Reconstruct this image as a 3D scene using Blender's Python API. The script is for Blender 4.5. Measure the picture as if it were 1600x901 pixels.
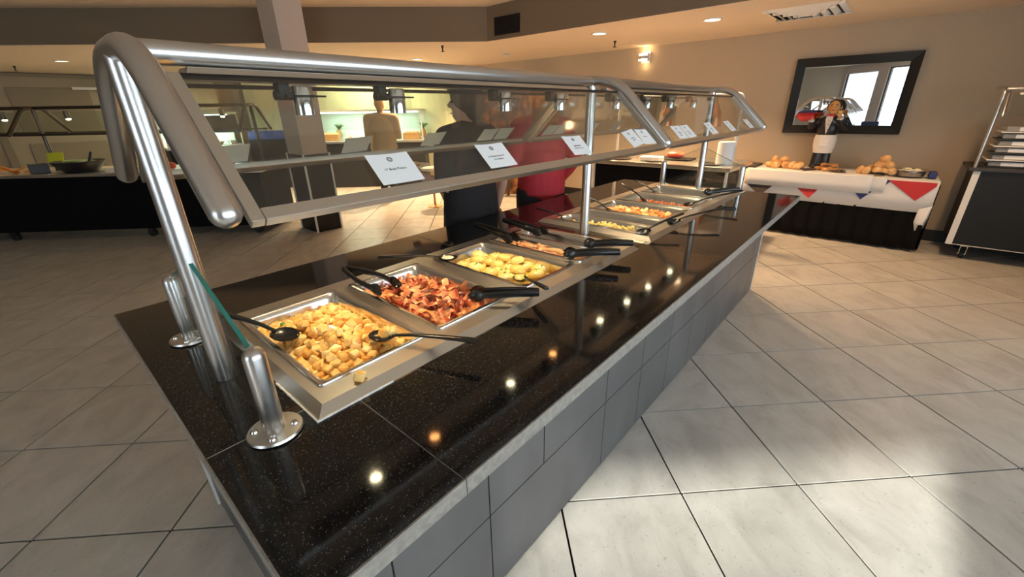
import bpy, bmesh, math, random
from mathutils import Vector, Matrix, noise
random.seed(7)
for o in list(bpy.data.objects): bpy.data.objects.remove(o)
SC = bpy.context.scene
COL = SC.collection
PI = math.pi

# ------------------------------------------------------------------ camera, world, sun, exposure
RX = (0.65532429, -0.30503114, 0.69101815)     # world X, Y, Z in camera terms (right, down, forward)
RY = (-0.75517781, -0.24518006, 0.60794178)
RZ = (-0.0160173, -0.92024059, -0.39102519)
EYE = Vector((0, 0, 1.48)); FPX = 655.38
cd = bpy.data.cameras.new('camera'); cam = bpy.data.objects.new('camera', cd); COL.objects.link(cam)
cd.sensor_width = 36; cd.lens = FPX/1600*36; cd.clip_start = .02
cam.matrix_world = Matrix(((RX[0], -RX[1], -RX[2], 0), (RY[0], -RY[1], -RY[2], 0), (RZ[0], -RZ[1], -RZ[2], EYE.z), (0, 0, 0, 1)))
SC.camera = cam
wd = bpy.data.worlds.new('sky'); SC.world = wd; wd.use_nodes = True
bg = wd.node_tree.nodes['Background']; bg.inputs[0].default_value = (.80, .90, 1, 1); bg.inputs[1].default_value = 5.4
sd = bpy.data.lights.new('sun', 'SUN'); sd.energy = 10; sd.angle = math.radians(1.1); sd.color = (1, .95, .86)
sun = bpy.data.objects.new('sun', sd); COL.objects.link(sun); sun.location = (-12, 0, 6)
sun.rotation_euler = Vector((1, .004, -.368)).to_track_quat('-Z', 'Y').to_euler()
SC.view_settings.view_transform = 'Standard'; SC.view_settings.look = 'None'
SC.view_settings.gamma = 1; SC.view_settings.use_curve_mapping = False; SC.view_settings.exposure = 0.24
def portal(loc, normal, sx, sy):               # daylight enters through this window opening
    l = bpy.data.lights.new('window_portal', 'AREA'); l.shape = 'RECTANGLE'; l.size = sx; l.size_y = sy; l.cycles.is_portal = True
    o = bpy.data.objects.new('window_portal', l); COL.objects.link(o); o.location = loc
    o.rotation_euler = Vector(normal).to_track_quat('-Z', 'Y').to_euler(); return o

# ------------------------------------------------------------------ materials
MATS = {}
def mat(name, col=(.8, .8, .8), rough=.5, metal=0, spec=.5, var=0, vscale=8, bump=0, bscale=60, emit=None, estr=0, rnd=0, coat=0, trans=0, sss=0, stretch=None):
    m = bpy.data.materials.new(name); m.use_nodes = True; nt = m.node_tree; N = nt.nodes; L = nt.links
    b = N['Principled BSDF']; b.inputs['Base Color'].default_value = (*col, 1); b.inputs['Roughness'].default_value = rough
    b.inputs['Metallic'].default_value = metal; b.inputs['Specular IOR Level'].default_value = spec
    if coat: b.inputs['Coat Weight'].default_value = coat; b.inputs['Coat Roughness'].default_value = .08
    if trans: b.inputs['Transmission Weight'].default_value = trans
    if sss: b.inputs['Subsurface Weight'].default_value = sss; b.inputs['Subsurface Radius'].default_value = (.01, .005, .003)
    if emit: b.inputs['Emission Color'].default_value = (*emit, 1); b.inputs['Emission Strength'].default_value = estr
    tc = N.new('ShaderNodeTexCoord'); mp = N.new('ShaderNodeMapping'); L.new(tc.outputs['Object'], mp.inputs[0])
    if stretch: mp.inputs['Scale'].default_value = stretch
    if var or rnd:
        hs = N.new('ShaderNodeMix'); hs.data_type = 'RGBA'; hs.blend_type = 'MULTIPLY'; hs.inputs[0].default_value = 1
        hs.inputs[6].default_value = (*col, 1)
        nz = N.new('ShaderNodeTexNoise'); nz.inputs['Scale'].default_value = vscale; nz.inputs['Detail'].default_value = 5; L.new(mp.outputs[0], nz.inputs[0])
        r = N.new('ShaderNodeMapRange'); r.inputs[1].default_value = .3; r.inputs[2].default_value = .7; r.inputs[3].default_value = 1-var; r.inputs[4].default_value = 1+var
        L.new(nz.outputs[0], r.inputs[0]); out = r.outputs[0]
        if rnd:
            oi = N.new('ShaderNodeObjectInfo'); r2 = N.new('ShaderNodeMapRange'); r2.inputs[3].default_value = 1-rnd; r2.inputs[4].default_value = 1+rnd
            L.new(oi.outputs['Random'], r2.inputs[0]); mu = N.new('ShaderNodeMath'); mu.operation = 'MULTIPLY'; L.new(out, mu.inputs[0]); L.new(r2.outputs[0], mu.inputs[1]); out = mu.outputs[0]
        cb = N.new('ShaderNodeCombineColor'); [L.new(out, cb.inputs[i]) for i in range(3)]
        L.new(cb.outputs[0], hs.inputs[7]); L.new(hs.outputs[2], b.inputs['Base Color'])
    if bump:
        n2 = N.new('ShaderNodeTexNoise'); n2.inputs['Scale'].default_value = bscale; n2.inputs['Detail'].default_value = 4; L.new(mp.outputs[0], n2.inputs[0])
        bp = N.new('ShaderNodeBump'); bp.inputs['Strength'].default_value = bump; bp.inputs['Distance'].default_value = .01
        L.new(n2.outputs[0], bp.inputs['Height']); L.new(bp.outputs[0], b.inputs['Normal'])
    MATS[name] = m; return m
def ramp_mat(name, stops, scale, rough=.5, detail=6, bump=0, tex='noise', stretch=None, coat=0, metal=0, rnd=0, spec=.5):
    m = mat(name, stops[0][1], rough, metal, coat=coat, spec=spec); nt = m.node_tree; N = nt.nodes; L = nt.links; b = N['Principled BSDF']
    mp = [n for n in N if n.type == 'MAPPING'][0]
    if stretch: mp.inputs['Scale'].default_value = stretch
    if tex == 'noise':
        t = N.new('ShaderNodeTexNoise'); t.inputs['Detail'].default_value = detail; t.inputs['Scale'].default_value = scale; o = t.outputs[0]
    elif tex == 'voronoi':
        t = N.new('ShaderNodeTexVoronoi'); t.inputs['Scale'].default_value = scale; o = t.outputs['Distance']
    else:
        t = N.new('ShaderNodeTexWave'); t.inputs['Scale'].default_value = scale; t.inputs['Distortion'].default_value = 4; t.inputs['Detail'].default_value = 3; o = t.outputs[0]
    if rnd:
        oi = N.new('ShaderNodeObjectInfo'); ad = N.new('ShaderNodeVectorMath'); ad.operation = 'ADD'
        sc_ = N.new('ShaderNodeVectorMath'); sc_.operation = 'SCALE'; sc_.inputs[0].default_value = (17, 31, 7); L.new(oi.outputs['Random'], sc_.inputs['Scale'])
        L.new(mp.outputs[0], ad.inputs[0]); L.new(sc_.outputs[0], ad.inputs[1]); L.new(ad.outputs[0], t.inputs[0])
    else: L.new(mp.outputs[0], t.inputs[0])
    cr = N.new('ShaderNodeValToRGB'); e = cr.color_ramp.elements
    e[0].position, e[0].color = stops[0][0], (*stops[0][1], 1); e[1].position, e[1].color = stops[-1][0], (*stops[-1][1], 1)
    for p, c in stops[1:-1]: x = e.new(p); x.color = (*c, 1)
    L.new(o, cr.inputs[0]); L.new(cr.outputs[0], b.inputs['Base Color'])
    if bump:
        bp = N.new('ShaderNodeBump'); bp.inputs['Strength'].default_value = bump; bp.inputs['Distance'].default_value = .004; L.new(o, bp.inputs['Height']); L.new(bp.outputs[0], b.inputs['Normal'])
    return m
def glass_mat(name, tint, ior=1.5, boost=1.0):
    m = bpy.data.materials.new(name); m.use_nodes = True; N = m.node_tree.nodes; L = m.node_tree.links
    N.remove(N['Principled BSDF']); out = N['Material Output']
    t = N.new('ShaderNodeBsdfTransparent'); t.inputs[0].default_value = (*tint, 1); g = N.new('ShaderNodeBsdfGlossy'); g.inputs['Roughness'].default_value = 0.0
    lw = N.new('ShaderNodeLayerWeight'); lw.inputs[0].default_value = .5
    pw = N.new('ShaderNodeMath'); pw.operation = 'POWER'; pw.inputs[1].default_value = 5; L.new(lw.outputs['Facing'], pw.inputs[0])
    ml = N.new('ShaderNodeMath'); ml.operation = 'MULTIPLY_ADD'; ml.inputs[1].default_value = 1-.04*boost; ml.inputs[2].default_value = .04*boost; L.new(pw.outputs[0], ml.inputs[0])
    mx = N.new('ShaderNodeMixShader'); L.new(ml.outputs[0], mx.inputs[0]); L.new(t.outputs[0], mx.inputs[1]); L.new(g.outputs[0], mx.inputs[2]); L.new(mx.outputs[0], out.inputs[0])
    MATS[name] = m; return m

# tile floor: warm grey stone, cloudy, each tile a little different
def stone_mat():
    m = mat('stone_tile', (.5, .48, .45), .34); nt = m.node_tree; N = nt.nodes; L = nt.links; b = N['Principled BSDF']
    tc = N.new('ShaderNodeTexCoord'); oi = N.new('ShaderNodeObjectInfo'); sc_ = N.new('ShaderNodeVectorMath'); sc_.operation = 'SCALE'; sc_.inputs[0].default_value = (40, 73, 11); L.new(oi.outputs['Random'], sc_.inputs['Scale'])
    ad = N.new('ShaderNodeVectorMath'); L.new(tc.outputs['Object'], ad.inputs[0]); L.new(sc_.outputs[0], ad.inputs[1])
    mp = N.new('ShaderNodeMapping'); mp.inputs['Scale'].default_value = (1, 1.7, 1); L.new(ad.outputs[0], mp.inputs[0])
    n1 = N.new('ShaderNodeTexNoise'); n1.inputs['Scale'].default_value = 4; n1.inputs['Detail'].default_value = 8; n1.inputs['Roughness'].default_value = .62; n1.inputs['Distortion'].default_value = .6; L.new(mp.outputs[0], n1.inputs[0])
    cr = N.new('ShaderNodeValToRGB'); e = cr.color_ramp.elements; e[0].position = .3; e[0].color = (.40, .375, .335, 1); e[1].position = .72; e[1].color = (.58, .55, .50, 1)
    x = e.new(.5); x.color = (.50, .475, .43, 1); L.new(n1.outputs[0], cr.inputs[0])
    n2 = N.new('ShaderNodeTexNoise'); n2.inputs['Scale'].default_value = 90; n2.inputs['Detail'].default_value = 3; L.new(ad.outputs[0], n2.inputs[0])
    r = N.new('ShaderNodeMapRange'); r.inputs[1].default_value = .27; r.inputs[2].default_value = .36; r.inputs[3].default_value = .72; r.inputs[4].default_value = 1; L.new(n2.outputs[0], r.inputs[0])
    mx = N.new('ShaderNodeMix'); mx.data_type = 'RGBA'; mx.blend_type = 'MULTIPLY'; mx.inputs[0].default_value = 1; L.new(cr.outputs[0], mx.inputs[6])
    cb = N.new('ShaderNodeCombineColor'); [L.new(r.outputs[0], cb.inputs[i]) for i in range(3)]; L.new(cb.outputs[0], mx.inputs[7]); L.new(mx.outputs[2], b.inputs['Base Color'])
    bp = N.new('ShaderNodeBump'); bp.inputs['Strength'].default_value = .12; bp.inputs['Distance'].default_value = .003; L.new(n1.outputs[0], bp.inputs['Height']); L.new(bp.outputs[0], b.inputs['Normal'])
stone_mat()
def granite_mat():
    m = mat('black_granite', (.006, .006, .006), .07, spec=.5); nt = m.node_tree; N = nt.nodes; L = nt.links; b = N['Principled BSDF']
    tc = N.new('ShaderNodeTexCoord'); v = N.new('ShaderNodeTexVoronoi'); v.inputs['Scale'].default_value = 320; L.new(tc.outputs['Object'], v.inputs[0])
    n = N.new('ShaderNodeTexNoise'); n.inputs['Scale'].default_value = 150; n.inputs['Detail'].default_value = 2; L.new(tc.outputs['Object'], n.inputs[0])
    r = N.new('ShaderNodeMapRange'); r.inputs[1].default_value = .32; r.inputs[2].default_value = .14; L.new(v.outputs['Distance'], r.inputs[0])
    r2 = N.new('ShaderNodeMapRange'); r2.inputs[1].default_value = .50; r2.inputs[2].default_value = .66; L.new(n.outputs[0], r2.inputs[0])
    mu = N.new('ShaderNodeMath'); mu.operation = 'MULTIPLY'; L.new(r.outputs[0], mu.inputs[0]); L.new(r2.outputs[0], mu.inputs[1])
    mx = N.new('ShaderNodeMix'); mx.data_type = 'RGBA'; mx.inputs[6].default_value = (.006, .0057, .006, 1); mx.inputs[7].default_value = (.26, .26, .28, 1); L.new(mu.outputs[0], mx.inputs[0]); L.new(mx.outputs[2], b.inputs['Base Color'])
granite_mat()
def brushed(name, col, rough, scale, axis_stretch):
    m = mat(name, col, rough, 1); nt = m.node_tree; N = nt.nodes; L = nt.links; b = N['Principled BSDF']
    tc = N.new('ShaderNodeTexCoord'); mp = N.new('ShaderNodeMapping'); mp.inputs['Scale'].default_value = axis_stretch; L.new(tc.outputs['Object'], mp.inputs[0])
    n = N.new('ShaderNodeTexNoise'); n.inputs['Scale'].default_value = scale; n.inputs['Detail'].default_value = 3; L.new(mp.outputs[0], n.inputs[0])
    r = N.new('ShaderNodeMapRange'); r.inputs[3].default_value = rough-.01; r.inputs[4].default_value = rough+.015; L.new(n.outputs[0], r.inputs[0]); L.new(r.outputs[0], b.inputs['Roughness'])
brushed('brushed_steel', (.62, .61, .60), .30, 40, (1, 1, 1))
brushed('steel_plate', (.66, .64, .60), .31, 30, (1, 1, 1))
mat('pan_steel', (.74, .73, .70), .2, 1, bump=.04, bscale=40)
mat('chrome', (.75, .75, .75), .1, 1)
mat('dark_steel', (.08, .08, .08), .35, 1)
mat('lamp_chrome', (.72, .74, .76), .12, 1)
mat('black_plastic', (.012, .012, .012), .25)
mat('black_rubber', (.015, .015, .015), .7)
mat('black_paint', (.008, .008, .008), .5, spec=.35)
mat('black_fabric', (.005, .0045, .0045), .95, spec=.15, bump=.2, bscale=200)
ramp_mat('grey_panel_tile', [(.3, (.085, .085, .087)), (.7, (.125, .124, .126))], 5, .42, stretch=(1, 1, .5), bump=.05)
ramp_mat('stone_edge', [(.35, (.21, .195, .175)), (.65, (.30, .28, .25))], 60, .45)
mat('white_trim', (.72, .72, .70), .35)
mat('grout_dark', (.008, .007, .007), 1, spec=.1)
mat('grout_grey', (.22, .22, .22), .85)
mat('caulk', (.75, .75, .74), .6)
glass_mat('guard_glass', (.93, .955, .94), 1.5, 1.5)
glass_mat('window_glass', (.96, .98, .98))
mat('glass_edge', (.03, .22, .19), .15, spec=.6)
mat('wall_paint', (.47, .385, .285), .8, bump=.06, bscale=120)
mat('wall_paint_pale', (.66, .64, .42), .75, var=.06, vscale=3)
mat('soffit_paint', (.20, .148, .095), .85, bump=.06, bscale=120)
mat('ceiling_paint', (.72, .60, .48), .9, bump=.25, bscale=90)
mat('column_paint', (.58, .49, .43), .8, bump=.05, bscale=120)
mat('door_paint', (.34, .29, .21), .6)
mat('window_frame', (.10, .10, .10), .5)
mat('baseboard_black', (.012, .012, .012), .5)
mat('white_paper', (.82, .83, .84), .7)
mat('ink', (.03, .03, .035), .8)
mat('paper_back', (.70, .70, .63), .8)
mat('white_metal', (.75, .73, .70), .45)
mat('bulb', (1, .8, .55), .5, emit=(1, .70, .40), estr=14)
mat('bulb_cool', (1, 1, 1), .5, emit=(.85, 1, .9), estr=6)
mat('bulb_white', (1, .9, .7), .4, emit=(1, .86, .52), estr=42)
mat('bulb_orange', (1, .5, .2), .4, emit=(1, .42, .12), estr=30)

# ------------------------------------------------------------------ mesh helpers
ORG = {}
class MB:
    def __init__(s): s.v = []; s.f = []; s.m = []; s.cur = 0
    def add(s, vs, fs):
        o = len(s.v); s.v += [tuple(v) for v in vs]; s.f += [tuple(i+o for i in f) for f in fs]; s.m += [s.cur]*len(fs); return s
    def box(s, x0, x1, y0, y1, z0, z1):
        return s.add([(x0,y0,z0),(x1,y0,z0),(x1,y1,z0),(x0,y1,z0),(x0,y0,z1),(x1,y0,z1),(x1,y1,z1),(x0,y1,z1)],
                     [(0,3,2,1),(4,5,6,7),(0,1,5,4),(1,2,6,5),(2,3,7,6),(3,0,4,7)])
    def obox(s, c, ax, ay, az):                       # oriented box: centre and three half-axes
        c, ax, ay, az = map(Vector, (c, ax, ay, az)); vs = []
        for k in (-1, 1):
            for i, j in ((-1,-1),(1,-1),(1,1),(-1,1)): vs.append(c+ax*i+ay*j+az*k)
        return s.add(vs, [(0,3,2,1),(4,5,6,7),(0,1,5,4),(1,2,6,5),(2,3,7,6),(3,0,4,7)])
    def prism(s, poly, z0, z1):
        n = len(poly); vs = [(x, y, z0) for x, y in poly]+[(x, y, z1) for x, y in poly]
        return s.add(vs, [tuple(range(n-1, -1, -1)), tuple(range(n, 2*n))]+[(i, (i+1) % n, n+(i+1) % n, n+i) for i in range(n)])
    def slab(s, quad, t):                             # polygon in space given thickness t against its normal
        q = [Vector(p) for p in quad]; n = (q[1]-q[0]).cross(q[-1]-q[0]).normalized(); k = len(q)
        return s.add(q+[p-n*t for p in q], [tuple(range(k)), tuple(range(2*k-1, k-1, -1))]+[(i, k+i, k+(i+1) % k, (i+1) % k) for i in range(k)])
    def tube(s, path, r, n=12, caps=True, flat=None):
        P = [Vector(p) for p in path]; rs = r if isinstance(r, (list, tuple)) else [r]*len(P)
        t = (P[1]-P[0]).normalized(); u = t.cross(Vector((0, 0, 1)))
        if u.length < .05: u = t.cross(Vector((1, 0, 0)))
        u.normalize(); rings = []
        for i, p in enumerate(P):
            a = (P[i]-P[i-1]).normalized() if i else t; b = (P[i+1]-P[i]).normalized() if i < len(P)-1 else a
            t = (a+b).normalized() if (a+b).length > 1e-6 else a
            u = (u-t*u.dot(t)).normalized(); w = t.cross(u); k = 1/max(.5, t.dot(b))
            fl = flat or 1
            rings.append([p+(u*math.cos(2*PI*j/n)*k+w*math.sin(2*PI*j/n)*fl)*rs[i] for j in range(n)])
        vs = [q for g in rings for q in g]; m = len(P)
        fs = [(i*n+j, i*n+(j+1) % n, (i+1)*n+(j+1) % n, (i+1)*n+j) for i in range(m-1) for j in range(n)]
        if caps: fs += [tuple(range(n-1, -1, -1)), tuple((m-1)*n+j for j in range(n))]
        return s.add(vs, fs)
    def cyl(s, a, b, r, r2=None, n=16): return s.tube([a, b], [r, r if r2 is None else r2], n)
    def lathe(s, prof, c=(0, 0, 0), n=20, cap=True):
        c = Vector(c); vs = [c+Vector((r*math.cos(2*PI*j/n), r*math.sin(2*PI*j/n), z)) for r, z in prof for j in range(n)]; m = len(prof)
        fs = [(i*n+j, i*n+(j+1) % n, (i+1)*n+(j+1) % n, (i+1)*n+j) for i in range(m-1) for j in range(n)]
        if cap: fs += [tuple(range(n-1, -1, -1)), tuple((m-1)*n+j for j in range(n))]
        return s.add(vs, fs)
    def ball(s, c, r, nu=12, nv=8, M=None):
        rx, ry, rz = r if isinstance(r, (list, tuple)) else (r, r, r); c = Vector(c); vs = [(0, 0, -rz)]
        for i in range(1, nv):
            a = -PI/2+PI*i/nv
            for j in range(nu): vs.append((rx*math.cos(a)*math.cos(2*PI*j/nu), ry*math.cos(a)*math.sin(2*PI*j/nu), rz*math.sin(a)))
        vs.append((0, 0, rz)); T = len(vs)-1; fs = []
        for j in range(nu):
            fs.append((0, 1+(j+1) % nu, 1+j)); fs.append((T, T-nu+j, T-nu+(j+1) % nu))
            for i in range(nv-2): fs.append((1+i*nu+j, 1+i*nu+(j+1) % nu, 1+(i+1)*nu+(j+1) % nu, 1+(i+1)*nu+j))
        vs = [c+(M @ Vector(v) if M else Vector(v)) for v in vs]
        return s.add(vs, fs)
    def mesh(s, name, mats, smooth=40, off=None):
        me = bpy.data.meshes.new(name); vs = s.v if off is None else [(x-off[0], y-off[1], z-off[2]) for x, y, z in s.v]
        me.from_pydata(vs, [], s.f); me.validate(); me.update()
        for m in ([mats] if isinstance(mats, str) else mats): me.materials.append(MATS[m])
        if any(s.m): me.polygons.foreach_set('material_index', s.m)
        if smooth:
            me.polygons.foreach_set('use_smooth', [True]*len(me.polygons)); me.set_sharp_from_angle(angle=math.radians(smooth))
        return me
    def build(s, name, mats, parent=None, loc=None, smooth=40, bevel=0, **tags):
        """vertices in the parent's frame (for a thing() root: world minus its base)"""
        off = ORG.get(parent) if parent else loc
        o = bpy.data.objects.new(name, s.mesh(name, mats, smooth, off)); COL.objects.link(o)
        if parent: o.parent = parent; ORG[o] = ORG.get(parent)
        elif loc: o.location = loc; ORG[o] = Vector(loc)
        if bevel:
            b = o.modifiers.new('bevel', 'BEVEL'); b.width = bevel; b.segments = 2; b.limit_method = 'ANGLE'
        for k, v in tags.items(): o[k] = v
        return o
def thing(name, label, category, loc, rot=None, group=None, local=False):
    o = bpy.data.objects.new(name, None); COL.objects.link(o); o.location = loc; o['label'] = label; o['category'] = category
    if rot is not None: o.rotation_euler = rot
    if group: o['group'] = group
    ORG[o] = None if local or rot is not None else Vector(loc); return o
def tag(o, label, category, group=None):
    o['label'] = label; o['category'] = category
    if group: o['group'] = group
    return o
def struct(o): o['kind'] = 'structure'; return o
def place(me, name, loc, rot, label=None, category=None, group=None, parent=None, scale=None):
    o = bpy.data.objects.new(name, me); COL.objects.link(o); o.location = loc; o.rotation_euler = rot
    if scale: o.scale = scale if isinstance(scale, (tuple, list, Vector)) else (scale,)*3
    if parent: o.parent = parent
    if label: tag(o, label, category, group)
    return o
def copy_tree(o, parent=None):
    c = o.copy(); COL.objects.link(c); c.parent = parent
    for ch in [x for x in bpy.data.objects if x.parent == o]: copy_tree(ch, c)
    return c
def arc(c, a0, a1, r, n, ex, ey):
    ex, ey, c = Vector(ex), Vector(ey), Vector(c)
    return [c+ex*r*math.cos(a0+(a1-a0)*i/n)+ey*r*math.sin(a0+(a1-a0)*i/n) for i in range(n+1)]
def round_path(pts, r, n=6):                          # polyline with rounded corners
    P = [Vector(p) for p in pts]; out = [P[0]]
    for i in range(1, len(P)-1):
        a = (P[i-1]-P[i]); b = (P[i+1]-P[i]); la, lb = a.length, b.length; a.normalize(); b.normalize(); d = min(r, la*.49, lb*.49)
        p0, p1 = P[i]+a*d, P[i]+b*d
        for k in range(n+1):
            t = k/n; out.append(p0*(1-t)**2+P[i]*2*t*(1-t)+p1*t*t)
    out.append(P[-1]); return out
def text_mesh(body, size, name, align='CENTER'):
    cu = bpy.data.curves.new(name, 'FONT'); cu.body = body; cu.size = size; cu.align_x = align; cu.align_y = 'CENTER'; cu.resolution_u = 2; cu.extrude = .0002
    o = bpy.data.objects.new(name, cu); COL.objects.link(o); bpy.context.view_layer.update()
    me = bpy.data.meshes.new_from_object(o.evaluated_get(bpy.context.evaluated_depsgraph_get())); bpy.data.objects.remove(o); me.name = name
    me.materials.clear(); me.materials.append(MATS['ink']); return me
def remesh(mb, voxel, smooth_it=4, name='skin'):      # one continuous skin over overlapping volumes
    me = mb.mesh(name, 'ink', 0); o = bpy.data.objects.new(name, me); COL.objects.link(o)
    r = o.modifiers.new('r', 'REMESH'); r.mode = 'VOXEL'; r.voxel_size = voxel
    s_ = o.modifiers.new('s', 'SMOOTH'); s_.iterations = smooth_it; s_.factor = .5
    bpy.context.view_layer.update()
    m2 = bpy.data.meshes.new_from_object(o.evaluated_get(bpy.context.evaluated_depsgraph_get())); bpy.data.objects.remove(o); m2.name = name
    m2.materials.clear(); m2.polygons.foreach_set('use_smooth', [True]*len(m2.polygons)); return m2
def skin_obj(mb, name, material, parent, voxel=.012, it=4):
    me = remesh(mb, voxel, it, name); me.materials.append(MATS[material]); o = bpy.data.objects.new(name, me); COL.objects.link(o); o.parent = parent; return o
def pix(px, py, x=None, y=None, z=None, d=None):      # a point of the place seen in direction (px, py), on a plane
    q = (px-800, py-450.5, FPX); v = Vector((sum(a*b for a, b in zip(RX, q)), sum(a*b for a, b in zip(RY, q)), sum(a*b for a, b in zip(RZ, q))))
    t = (z-EYE.z)/v.z if z is not None else y/v.y if y is not None else x/v.x if x is not None else d/FPX
    return EYE+v*t
def proj(p):
    d = Vector(p)-EYE; x = RX[0]*d.x+RY[0]*d.y+RZ[0]*d.z; y = RX[1]*d.x+RY[1]*d.y+RZ[1]*d.z; w = RX[2]*d.x+RY[2]*d.y+RZ[2]*d.z
    return (800+FPX*x/w, 450.5+FPX*y/w, w) if w > .05 else None

# ================================================================== THE ROOM
XW = 6.75; ZL = 2.32; ZU = 2.71
fl = struct(MB().prism([(-7, -4.2), (7, -4.2), (7, 13.6), (-7, 13.6)], -.05, -.0095).build('floor', 'grout_dark', loc=(0, 0, 0), smooth=0))
fl['label'] = 'grey stone tile floor laid diagonally with thin dark joints'
S = .509; G = .009; e45 = math.sqrt(.5); O0 = Vector((2.851, .3216))
tb = MB(); h = S/2-G/2; bv = .0025
tb.box(-h, h, -h, h, -.0095, 0)
tile_me = tb.mesh('floor_tile', 'stone_tile', 0)
cells = []
for i in range(-34, 35):
    for j in range(-34, 35):
        c = O0+Vector((e45, -e45))*S*(j+.5)+Vector((-e45, -e45))*S*(i+.5)
        if not (-6.9 < c.x < 7.06 and -4.2 < c.y < 13.5): continue
        corners = [c+Vector((math.cos(k*PI/2), math.sin(k*PI/2)))*S*.707 for k in range(4)]
        if .3 < c.x < 3.6 and .9 < c.y < 1.5: vis = 0
        else:
            pr = [proj((q.x, q.y, 0)) for q in corners]; vis = 0
            if all(pr):
                inn = any(-20 < q[0] < 1620 and 150 < q[1] < 920 for q in pr)
                a = abs(sum(pr[k][0]*pr[(k+1) % 4][1]-pr[(k+1) % 4][0]*pr[k][1] for k in range(4)))/2
                hid = pr[0] and sum(1 for q in pr if 200 < q[0] < 1150 and q[1] > 520-.262*(q[0]-180)+25 and q[1] < 1250-.82*(q[0]-600)) == 4
                vis = a if inn and not hid else 0
        cells.append((vis, c))
cells.sort(key=lambda t: -t[0])
rest = MB()
for k, (v, c) in enumerate(cells):
    if k < 290 and v > 0: place(tile_me, 'floor_tile', (c.x, c.y, 0), (0, 0, PI/4), parent=fl)
    else:
        n0 = [Vector((x*e45-y*e45+c.x, x*e45+y*e45+c.y, z)) for x, y, z in tb.v]; rest.add(n0, tb.f)
ro = rest.build('floor_tile_field', 'stone_tile', fl, smooth=0); ro['kind'] = 'stuff'

def wall(name, boxes, m='wall_paint', label=None):
    b = MB(); [b.box(*q) for q in boxes]; o = struct(b.build(name, m, loc=(0, 0, 0), smooth=0))
    if label: o['label'] = label
    return o
wall('wall_right', [(XW, XW+.12, -4.1, 13.6, 0, 2.75)], label='tan painted wall behind the bread table')
wall('wall_back', [(-6.9, XW, 13.4, 13.52, 0, 2.75)], 'door_paint')
wall('wall_left', [(-6.92, -6.8, 2, 13.5, 0, 2.75)])
wall('wall_corner', [(-4.37, -4.25, -4, -.55, 0, 2.75)])
# window wall along the near side
def window(n, panes, y0, z0, z1):
    t = bpy.data.objects.new('window_%d' % n, None); COL.objects.link(t); t['kind'] = 'structure'; ORG[t] = Vector((0, 0, 0))
    for x0, x1 in panes:
        b = MB(); b.box(x0, x0+.05, y0-.08, y0, z0, z1); b.box(x1-.05, x1, y0-.08, y0, z0, z1); b.box(x0+.05, x1-.05, y0-.08, y0, z0, z0+.05); b.box(x0+.05, x1-.05, y0-.08, y0, z1-.05, z1)
        b.build('window_frame', 'window_frame', t, smooth=0)
        MB().box(x0+.05, x1-.05, y0-.05, y0-.042, z0+.05, z1-.05).build('pane', 'window_glass', t, smooth=0)
        portal(((x0+x1)/2, y0-.1, (z0+z1)/2), (0, 1, 0), x1-x0, z1-z0)
bx = []
px = [(-1.6, -.4), (-.2, 1.0), (1.2, 2.4), (2.6, 3.8)]
ed = [-4.3]+[v for p in px for v in p]+[XW]
for k in range(0, len(ed), 2): bx.append((ed[k], ed[k+1], -2.52, -2.4, 0, 2.75))
for x0, x1 in px: bx += [(x0, x1, -2.52, -2.4, 0, .25), (x0, x1, -2.52, -2.4, 2.5, 2.75)]
wall('wall_front', bx); window(1, px, -2.42, .25, 2.5)
# slanting window wall behind the camera
A = Vector((-4.25, -.55, 0)); D = Vector((-e45, e45, 0)); NO = Vector((-e45, -e45, 0))
def dbox(b, s0, s1, z0, z1, t0=0, t1=.14):
    c = A+D*((s0+s1)/2)+NO*((t0+t1)/2)+Vector((0, 0, (z0+z1)/2)); return b.obox(c, D*((s1-s0)/2), NO*((t1-t0)/2), Vector((0, 0, (z1-z0)/2)))
b = MB(); dbox(b, 0, 1.84, 0, .2); dbox(b, 0, 1.84, 2.54, 2.75); dbox(b, 1.84, 2.19, 0, 2.75); dbox(b, 2.19, 3.5, 0, .2); dbox(b, 2.19, 3.5, 2.45, 2.75); dbox(b, 3.5, 3.7, 0, 2.75)
struct(b.build('wall_slant', 'column_paint', loc=(0, 0, 0), smooth=0))
t = bpy.data.objects.new('window_2', None); COL.objects.link(t); t['kind'] = 'structure'; ORG[t] = Vector((0, 0, 0))
b = MB(); dbox(b, 0, .06, .2, 2.54, .04, .1); dbox(b, 1.78, 1.84, .2, 2.54, .04, .1); dbox(b, .06, 1.78, .2, .26, .04, .1); dbox(b, .06, 1.78, 2.50, 2.54, .04, .1); b.build('window_frame', 'window_frame', t, smooth=0)
b = MB(); dbox(b, .06, 1.78, .26, 2.50, .065, .073); b.build('pane', 'window_glass', t, smooth=0)
c = A+D*.92+NO*.16; portal((c.x, c.y, 1.41), -NO, 1.84, 2.42)
t = bpy.data.objects.new('window_3', None); COL.objects.link(t); t['kind'] = 'structure'; ORG[t] = Vector((0, 0, 0))
b = MB(); dbox(b, 2.19, 2.25, .2, 2.45, .04, .1); dbox(b, 3.44, 3.5, .2, 2.45, .04, .1); b.build('window_frame', 'window_frame', t, smooth=0)
mat('blind_cloth', (.88, .90, .92), .8)
nt = MATS['blind_cloth'].node_tree; tr = nt.nodes.new('ShaderNodeBsdfTranslucent'); tr.inputs[0].default_value = (.85, .9, .95, 1); mx = nt.nodes.new('ShaderNodeMixShader'); mx.inputs[0].default_value = .6
nt.links.new(nt.nodes['Principled BSDF'].outputs[0], mx.inputs[1]); nt.links.new(tr.outputs[0], mx.inputs[2]); nt.links.new(mx.outputs[0], nt.nodes['Material Output'].inputs[0])
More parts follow.
